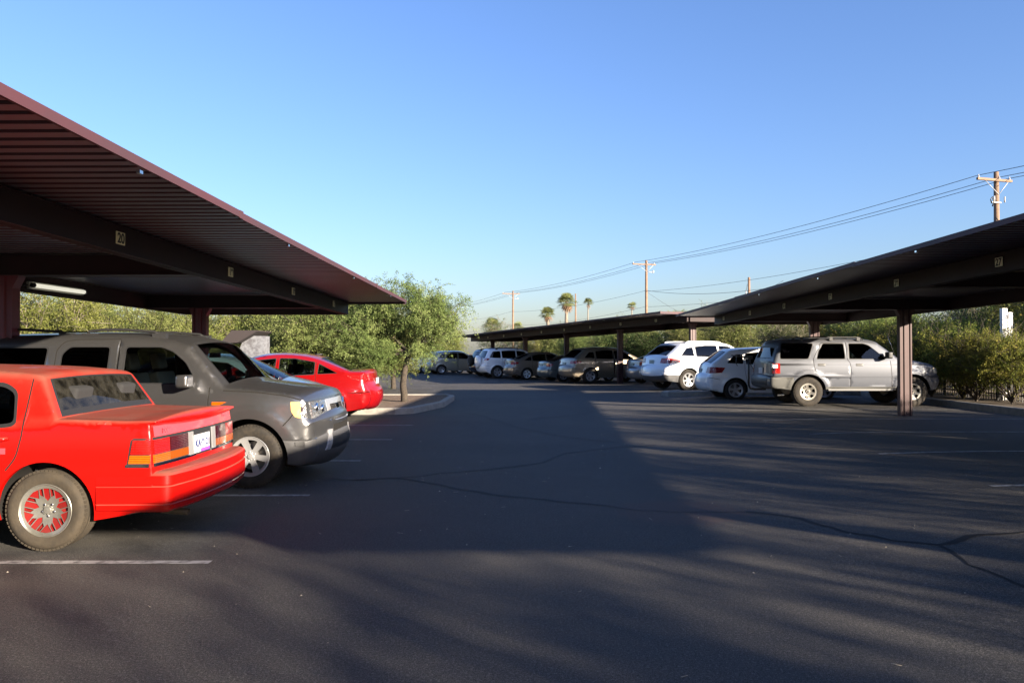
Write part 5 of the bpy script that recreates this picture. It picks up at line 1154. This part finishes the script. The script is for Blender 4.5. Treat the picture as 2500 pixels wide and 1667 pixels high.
def tree_mesh(name, seed, shape, nclump, ntwig, nleaf, lsize, lm, bark, trunkH, trunkR, limbs=6, droop=.3, twigL=.55, clumpR=.4, baretwigs=0, lean=(0, 0)):
    """shape(rnd) -> point of a clump centre. returns (trunk mesh, crown mesh): limbs and twigs reach every leaf clump"""
    rnd = random.Random(seed); rng = np.random.default_rng(seed)
    tb = MB(); cb = MB(); cl = [Vector(shape(rnd)) for _ in range(nclump)]
    if trunkH > 0:
        top = Vector((lean[0], lean[1], trunkH)); tp = curve_pts((0, 0, -.1), top, .05, rnd, 9)
        tb.tube(tp, list(np.linspace(trunkR*1.25, trunkR*.8, 9)), bark, 10)
        forks = [top]
    else: top = Vector((0, 0, .05)); tb.tube([(0, 0, -.1), (0, 0, .1)], trunkR, bark, 8)
    mains = []
    for i in range(limbs):
        c = rnd.choice(cl)*1.0; e = top.lerp(c, .62); p = curve_pts(top, e, .16, rnd, 8); tb.tube(p, list(np.linspace(trunkR*.62, trunkR*.22, 8)), bark, 6); mains += p[2:]
    L = []; tone = []
    for c in cl:
        s0 = min(mains, key=lambda q: (q-c).length+.35*max(0, q.z-c.z)); p = curve_pts(s0, c, .12, rnd, 6); cb.tube(p, list(np.linspace(trunkR*.16, .006, 6)), bark, 4, False)
        ct = rnd.random()
        for k in range(ntwig):
            s_ = p[rnd.randrange(2, 6)]; d = Vector((rnd.gauss(0, 1), rnd.gauss(0, 1), rnd.gauss(.25, .8))).normalized()
            Lt = twigL*rnd.uniform(.5, 1.25); t0 = np.array(s_)+rng.normal(0, clumpR*.25, 3)
            u = rng.random(nleaf)**.8; P = t0+np.outer(u, np.array(d)*Lt); P[:, 2] -= droop*(u**2)*Lt
            P += rng.normal(0, .035, (nleaf, 3)); L.append(P); tone.append(np.clip(np.full(nleaf, ct)*.85+rng.random(nleaf)*.3-.05, 0, 1))
            if k % 4 == 0: e = P[np.argmax(u)]; cb.tube([t0, (t0+e)/2+np.array((0, 0, .25*droop*Lt)), e], [.004, .003, .0015], bark, 3, False)
        for k in range(baretwigs):
            d = Vector((rnd.gauss(0, 1), rnd.gauss(0, 1), rnd.gauss(.4, .6))).normalized(); cb.tube([p[-1], p[-1]+d*.3, p[-1]+d*.6+Vector((0, 0, .1))], [.008, .005, .002], bark, 3, False)
    L = np.concatenate(L); tone = np.concatenate(tone); n = len(L)
    a = rng.normal(0, 1, (n, 3)); a /= np.linalg.norm(a, axis=1)[:, None]; b_ = np.cross(a, rng.normal(0, 1, (n, 3))); b_ /= np.linalg.norm(b_, axis=1)[:, None]
    sz = lsize*rng.uniform(.6, 1.35, n)[:, None]; a = a*sz; b_ = b_*sz*.38
    Q = np.stack([L-a, L+b_, L+a, L-b_], 1).reshape(-1, 3)
    nb = len(cb.v); V = np.concatenate([np.array(cb.v).reshape(-1, 3), Q]); me = bpy.data.meshes.new(name)
    me.vertices.add(len(V)); me.vertices.foreach_set('co', V.ravel())
    bf = cb.f; nl = sum(len(f) for f in bf); loops = np.concatenate([np.array([i for f in bf for i in f], int), nb+np.arange(4*n)])
    tot = np.array([len(f) for f in bf]+[4]*n); st = np.concatenate([[0], np.cumsum(tot)[:-1]])
    me.loops.add(len(loops)); me.loops.foreach_set('vertex_index', loops); me.polygons.add(len(tot)); me.polygons.foreach_set('loop_start', st); me.polygons.foreach_set('loop_total', tot)
    me.materials.append(bark); me.materials.append(lm); me.polygons.foreach_set('material_index', [0]*len(bf)+[1]*n)
    at = me.attributes.new('tone', 'FLOAT', 'FACE'); at.data.foreach_set('value', np.concatenate([np.zeros(len(bf)), tone])); me.update(); me.validate()
    o = tb.build('trunk'); tm = o.data; bpy.data.objects.remove(o); return tm, me
def lumpy(rx, ry, z0, z1, hollow=.45, seed=0, low=.0):
    def f(rnd):
        while True:
            d = Vector((rnd.gauss(0, 1), rnd.gauss(0, 1), rnd.gauss(0, 1))).normalized(); r = rnd.uniform(hollow, 1)**.6
            r *= .82+.35*noise.noise(d*1.7+Vector((seed*3.1, 0, 0)))
            p = Vector((d.x*rx*r, d.y*ry*r, (z0+z1)/2+d.z*(z1-z0)/2*r))
            if p.z > low: return p
    return f
def plant(name, label, cat, meshes, loc, rz=0, sc_=(1, 1, 1), group=None):
    t = empty(name, loc, rz, label, cat, group); t.scale = sc_ if hasattr(sc_, '__len__') else (sc_,)*3
    for nm, me in (('trunk', meshes[0]), ('crown', meshes[1])):
        o = bpy.data.objects.new(nm, me); C.objects.link(o); o.parent = t
    return t
rs = random.Random(7)
# the mesquite on the island
def isl_shape(rnd):
    k = rnd.random()
    if k < .34: p = lumpy(1.75, 1.4, 1.65, 3.75, .3, 3)(rnd)+Vector((.2, 0, 0))
    elif k < .41: p = lumpy(.8, .8, 1.1, 1.9, .2, 12)(rnd)+Vector((rnd.choice((-.6, .75)), 0, 0))
    elif k < .50: p = lumpy(.7, .7, .85, 1.7, .3, 7)(rnd)+Vector((-1.0, -.3, 0))
    elif k < .60: p = lumpy(1.1, 1.0, 1.9, 3.2, .3, 5)(rnd)+Vector((1.05, 0, 0))
    elif k < .68: p = lumpy(.9, .8, 1.8, 2.5, .3, 9)(rnd)+Vector((1.2, 0, 0))
    elif k < .84: p = lumpy(1.2, .9, .75, 2.1, .3, 6)(rnd)+Vector((-1.0, -.3, 0))
    else: p = lumpy(1.2, 1.0, 1.0, 3.0, .3, 8)(rnd)+Vector((-1.6, 0, 0))
    return p
T1 = tree_mesh('island_crown', 11, isl_shape, 190, 16, 36, .024, LM, BARK, 1.35, .085, 9, .35, .42, .32, lean=(.12, 0))
plant('mesquite_tree', 'slender green mesquite tree growing in the kerbed island, dark trunk leaning slightly', 'tree', T1, (-3.05, 21.8, .12))
plant('mesquite_tree', 'second slender mesquite on the island, just left of and behind the leaning one', 'tree', T1, (-4.7, 23.4, .12), 2.6, (.92, .92, 1.0))
T1b = tree_mesh('spreading_crown', 12, lumpy(2.3, 1.8, .5, 2.9, .3, 4), 120, 15, 32, .024, LM, BARK, .9, .09, 9, .35, .45, .35)
plant('mesquite_tree', 'low spreading mesquite right behind the modern red saloon', 'tree', T1b, (-5.5, 22.8, .12), .4, (1.2, 1.05, 1.25))
plant('mesquite_tree', 'second low mesquite on the island, farther left behind the carport column', 'tree', T1b, (-11.6, 23.0, .12), 2.2, (1.2, 1.1, 1.15))
# shared kinds
KA = tree_mesh('mesquite_crown', 21, lumpy(2.2, 2.0, .5, 4.0, .35, 1), 120, 13, 26, .034, LM, BARK, .9, .10, 10, .35, .6, .4)
KB = tree_mesh('palo_verde_crown', 22, lumpy(2.3, 2.2, .4, 4.1, .3, 2), 120, 15, 26, .030, LP, BARKG, .8, .09, 10, .5, .7, .45)
KC = tree_mesh('creosote_crown', 23, lumpy(1.6, 1.5, .2, 2.9, .3, 3), 80, 14, 22, .030, LO, BARK, .0, .05, 14, .1, .55, .35, 2)
KD = tree_mesh('grey_crown', 24, lumpy(2.2, 2.0, .6, 4.0, .35, 4), 90, 12, 18, .032, LG, BARKG, .8, .09, 12, .3, .6, .4, 3)
KE = tree_mesh('dark_crown', 25, lumpy(1.8, 1.8, .3, 3.8, .35, 5), 110, 15, 26, .036, LD, BARK, .6, .09, 8, .2, .45, .4)
KF = tree_mesh('airy_crown', 26, lumpy(2.6, 2.4, 1.6, 5.2, .5, 6), 70, 8, 16, .040, LM, BARKG, 1.6, .11, 9, .35, .6, .4, 1)
def row(kinds, pts, label, group, jit=.5, s0=.8, s1=1.2, cat='tree', name='desert_tree'):
    for i, p in enumerate(pts):
        k = rs.choice(kinds); x, y = p[0]+rs.uniform(-jit, jit), p[1]+rs.uniform(-jit, jit); s_ = rs.uniform(s0, s1)*(p[2] if len(p) > 2 else 1)
        plant(name, label, cat, k, (x, y, g(x, y)+(.1 if x > KX or x < -13.5 else -.0)), rs.uniform(0, 6.28), (s_*rs.uniform(.9, 1.1), s_*rs.uniform(.9, 1.1), s_), group)
# right-hand hedge row behind the fence, visible part
row([KC], [(12.15, y, .80) for y in np.arange(18.9, 24.5, 1.0)]+[(14.3, y) for y in np.arange(19, 33, 2.2)], 'dense scrubby bush behind the iron fence of the right-hand bays', 'bushes along the iron fence', .15, .92, 1.1, 'bush', 'desert_bush')
row([KA, KB, KD], [(17, y, 1.15) for y in (20.5, 24.2)]+[(21, 25)], 'olive green tree standing behind the fence bushes on the right', 'trees behind the right-hand fence', .7, .95, 1.15)
# behind the far carport
row([KA, KB, KA, KD], [(tuple((C0+U*7.4+V_*v)[:2])) for v in np.arange(6, -34, -4.4)], 'green tree in the hedge behind the far carport', 'trees behind the far carport', .4, .84, 1.0)
row([KA, KB, KA], [(tuple((C0+U*11.6+V_*v)[:2])) for v in np.arange(3.8, -14, -4.4)], 'tree filling the gaps behind the first hedge line of the far carport', 'inner trees behind the far carport', .4, .9, 1.05)
row([KA, KB, KD], [(tuple((C0+U*11.5+V_*v)[:2])) for v in np.arange(-14, -36, -4.0)], 'taller tree in the second line behind the far carport', 'second line of trees behind the far carport', .8, 1.0, 1.15)
p = C0+U*6.2+V_*-13.6; plant('evergreen_tree', 'dark green dense tree seen between the columns of the far carport', 'tree', KE, (p.x, p.y, 0), 1, (1.15, 1.15, .85))
p = C0+U*6.4+V_*-16.0; plant('evergreen_tree', 'second dark evergreen left of the first, above the bronze saloon', 'tree', KE, (p.x, p.y, 0), 3, (1.1, 1.1, .78))
row([KA, KB, KD], [(x, 66+.25*x) for x in np.arange(-30, 1, 4.2)], 'tree closing off the far end of the lot', 'trees at the far end of the lot', .9, .95, 1.2)
# left side
row([KD, KD, KB], [(-12.5, 12.5), (-14.5, 14.5), (-12.8, 16.2)], 'pale twiggy tree with greyish leaves seen left of the front column', 'pale twiggy trees at the far left', .3, .88, 1.0)
row([KB], [(-12.2, 20.5), (-13.8, 24), (-11.5, 26.5), (-15.5, 19.5), (-10.2, 29.5)], 'yellow-green feathery tree seen under the left carport roof', 'feathery trees beyond the left carport', .3, .88, 1.0)
row([KA, KB], [(-6.9, 27.5, 1.08), (-5.0, 29.0, .98), (-9, 29, 1.1), (-4.9, 32, 1.0), (-12.5, 33), (-17, 31), (-17.5, 25), (-22, 28)], 'green tree in front of the white wall behind the island', 'trees behind the island', .4, .85, 1.0)
row([KA, KD, KB], [(-18, 42), (-14, 45), (-10.5, 46), (-22, 38), (-26, 34), (-24, 46), (-30, 40)], 'farther tree behind the white building', 'trees behind the white building', .6, 1.0, 1.2)
# trees out of the frame to the right and behind, throwing the long shadows
row([KC], [(13.2, y, .80 if y < 10.5 else .62) for y in np.arange(1, 15, 1.9)], 'low bush along the right-hand kerb beside the camera', 'low bushes beside the camera', .25, .95, 1.05, 'bush', 'desert_bush')
SHL = 'mesquite tree along the right-hand edge of the lot, beside and behind the camera'
row([KA, KB, KF], [(15.6, 7.6, .95), (15.4, 4.4, .98), (16.4, 1.4, 1.12), (15.2, -2.0, 1.08), (15.6, -5.6, 1.15), (17.8, -4.6, 1.36), (17.6, -1.4, 1.3), (16.4, 2.9, 1.0), (15.4, 6.1, .86), (15.9, 9.4, .72), (20, 3, 1.3), (20.5, -7, 1.3)], SHL, 'mesquites beside and behind the camera', .5, .97, 1.05)
row([KF], [(15.2, -8.6, 1.18), (13.6, -12.2, 1.28), (10.6, -15.0, 1.34), (7.4, -17.6, 1.36), (17.5, -13, 1.4), (4.2, -19.5, 1.3)], SHL, 'mesquites beside and behind the camera', .3, .98, 1.03)

# ---------------- palms ----------------
def palm_mesh(seed, H, r, nf, fl, trunkr, skirt):
    rnd = random.Random(seed); tb = MB(); tb.tube([(0, 0, -.3), (rnd.uniform(-.2, .2), 0, H*.5), (0, 0, H)], [trunkr*1.2, trunkr, trunkr*.85], BARKG, 10)
    cb = MB(); sb = MB(); GP = mat('palm_green', (.085, .11, .035), .6, noise_=(2, (.14, .15, .05), .4, .6)); BP = mat('dead_frond', (.24, .145, .08), .8, noise_=(2, (.16, .10, .06), .4, .6))
    def frond(mb, m, el, az, L, n=17):
        d = Vector((math.cos(az)*math.cos(el), math.sin(az)*math.cos(el), math.sin(el))); o = Vector((0, 0, H)); st = [o, o+d*L*.5]; mb.tube(st, [.03, .02], m, 4)
        c = o+d*L*.45; u = d.cross(Vector((0, 0, 1))).normalized(); w_ = u.cross(d)
        for k in range(n):
            a = (k/(n-1)-.5)*math.pi*1.15; dd = (d*math.cos(a)+u*math.sin(a)).normalized(); e = c+dd*L*.62-Vector((0, 0, .16*L)); mdl = c+dd*L*.35; s_ = w_.cross(dd)*0+u*math.cos(a)*.026*L+d*math.sin(a)*-.026*L
            mb.add([c, mdl+s_, e, mdl-s_], [(0, 1, 2, 3)], m)
    for k in range(nf): frond(cb, GP, rnd.uniform(-.35, 1.35), rnd.uniform(0, 6.28), fl*rnd.uniform(.85, 1.1))
    for k in range(skirt): frond(sb, BP, rnd.uniform(-1.45, -.7), rnd.uniform(0, 6.28), fl*rnd.uniform(.7, .95), 9)
    return tb, cb, sb
def palm(x, y, H, r, seed, label, nf=34, fl=1.5, tr_=.25, skirt=12):
    t = empty('palm_tree', (x, y, 0), 0, label, 'palm tree', 'fan palms above the far carport'); a, b_, c = palm_mesh(seed, H, r, nf, fl, tr_, skirt)
    a.build('trunk', t); b_.build('crown', t)
    if skirt: c.build('dead_skirt', t)
palm(10.0, 140, 10.6, 2, 1, 'largest fan palm with a skirt of brown dead fronds, in the middle', 38, 2.05, .32, 26)
palm(6.1, 132, 8.0, 2, 2, 'shorter bushy fan palm left of the largest one', 40, 1.6, .3, 14)
palm(23.8, 240, 16.8, 2, 3, 'small slender fan palm right of the largest one', 26, 1.9, .2, 6)
palm(37.5, 240, 15.8, 2, 4, 'tiny slender fan palm left of the tall wooden pole', 24, 1.8, .2, 6)
palm(-3.2, 125, 5.6, 2, 5, 'low palm crown just above the left end of the far carport', 36, 1.8, .3, 8)
palm(1.15, 118+25, 6.0, 2, 6, 'tiny palm tip peeping over the far carport near the far pole', 26, 1.4, .25, 4)

# ---------------- buildings ----------------
STU = mat('white_stucco', (.42, .41, .385), .9, noise_=(1.5, (.36, .35, .33), .4, .7), bump=(35, .3)); EAV = mat('dark_brown_eave', (.055, .045, .045), .7)
t = empty('building', (-8.0, 36.5, 0), R(8), 'low white stucco building with a dark roof edge, behind the island trees', 'building')
b = MB(); b.box((-9, -1.2, -.1), (.9, 6, 1.75), STU); b.build('wall', t)
b = MB(); b.box((-9.3, -1.7, 1.75), (1.2, 6.3, 1.95), EAV); b.build('roof', t)
for xx in (-1.9, -6.8):
    b = MB(); b.box((xx-.55, -1.24, .7), (xx+.55, -1.19, 1.7), EAV); wf = b.build('window', t); b = MB(); b.box((xx-.48, -1.25, .77), (xx+.48, -1.243, 1.63), mat('dark_pane', (.02, .025, .03), .1)); b.build('pane', wf)
def slab(poly, y0, y1, m):
    b = MB(); n = len(poly); b.add([(p[0], y0, p[1]) for p in poly]+[(p[0], y1, p[1]) for p in poly], [tuple(range(n)), tuple(range(2*n-1, n-1, -1))]+[(i, n+i, n+(i+1) % n, (i+1) % n) for i in range(n)], m); return b
t = empty('gate_pylon', (-7.1, 20.2, 0), 0, 'pale grey pylon with a slanted dark brown canopy, seen above the light blue saloon', 'pylon')
slab([(-.14, 0), (.57, 0), (.57, 1.94), (.08, 1.94), (-.09, 1.55)], 0, .5, mat('grey_stucco', (.14, .147, .165), .9, noise_=(7, (.07, .07, .08), .42, .6))).build('pillar', t)
slab([(-.46, 1.74), (0, 1.76), (.5, 2.05), (.5, 2.08), (-.15, 2.08)], -.35, .9, mat('dark_canopy', (.022, .016, .016), .8)).build('canopy', t)
SWH = mat('white_board', (.62, .61, .58), .7)
t = empty('sign_board', (13.2, 20.5, 0), R(20), 'tall narrow white board in two panels standing behind the front bushes at the far right', 'sign')
b = MB(); b.box((-.19, -.04, .1), (-.01, .04, 2.68), SWH); b.build('panel', t); b = MB(); b.box((.02, -.04, .1), (.19, .04, 2.58), SWH); b.build('panel', t); b = MB(); b.box((-.01, -.03, 0), (.02, .03, 2.6), EAV); b.build('post', t)
t = empty('building', (27.0, 37.0, 0), R(-35), 'white building wall glimpsed through the trees at the right edge', 'building')
b = MB(); b.box((-.9, -.3, 0), (-.15, .3, 3.75), STU); b.box((0.02, -.3, 0), (.75, .3, 3.6), STU); b.build('wall', t); b = MB(); b.box((-1.0, -.36, 3.75), (.8, .36, 3.86), EAV); b.build('roof', t)
b = MB(); b.box((-3, .3, 0), (4, 5, 2.4), STU); b.build('rear_wall', t)
t = empty('building', (20.5, 52, 0), R(-20), 'small pale wall seen between the hatchback and the far carport hedge', 'building')
b = MB(); b.box((-.35, -.3, 0), (.35, .3, 2.3), STU); b.build('wall', t); b = MB(); b.box((-2.6, -.5, 2.5), (2.6, .5, 2.95), mat('brown_roof', (.13, .085, .07), .8)); b.box((-2.2, -.3, 0), (-1.9, .3, 2.5), STU); b.build('roof', t)
t = empty('building', (-24, 62, 0), R(5), 'long low white building far behind the left trees', 'building')
b = MB(); b.box((-8, 0, 0), (14, 6, 3.0), STU); b.build('wall', t); b = MB(); b.box((-8.3, -.4, 3.0), (14.3, 6.3, 3.2), EAV); b.build('roof', t)
# litter: small stones and twigs on the asphalt
rn = random.Random(5); b = MB(); STN = mat('pale_pebble', (.34, .30, .24), .9)
for k in range(240):
    x = rn.uniform(-6, 6); y = rn.uniform(2.4, 16); s_ = rn.uniform(.003, .010)*(1 if rn.random() < .93 else 1.8); z = g(x, y)
    pts = [(x+s_*math.cos(a)*rn.uniform(.6, 1), y+s_*math.sin(a)*rn.uniform(.6, 1), z) for a in (0, 1.3, 2.5, 3.8, 5)]
    b.add(pts+[(x, y, z+s_*.7)], [(i, (i+1) % 5, 5) for i in range(5)], STN)
for k in range(70):
    x = rn.uniform(-5.5, 4); y = rn.uniform(2.4, 12); a = rn.uniform(0, 3.14); L_ = rn.uniform(.02, .07); z = g(x, y)+.003
    b.tube([(x, y, z), (x+L_*math.cos(a), y+L_*math.sin(a), z+.003)], .0013, STN, 4)
tag(b.build('litter'), 'scattered pale pebbles and dry twigs on the asphalt', 'litter', None, 'stuff')
for k in range(14):                                  # stray rocks on the island
    x = rn.uniform(-5, -2.2); y = rn.uniform(19.2, 24); r_ = rn.uniform(.02, .06)
for im in list(bpy.data.meshes):
    if im.users == 0 and False: bpy.data.meshes.remove(im)
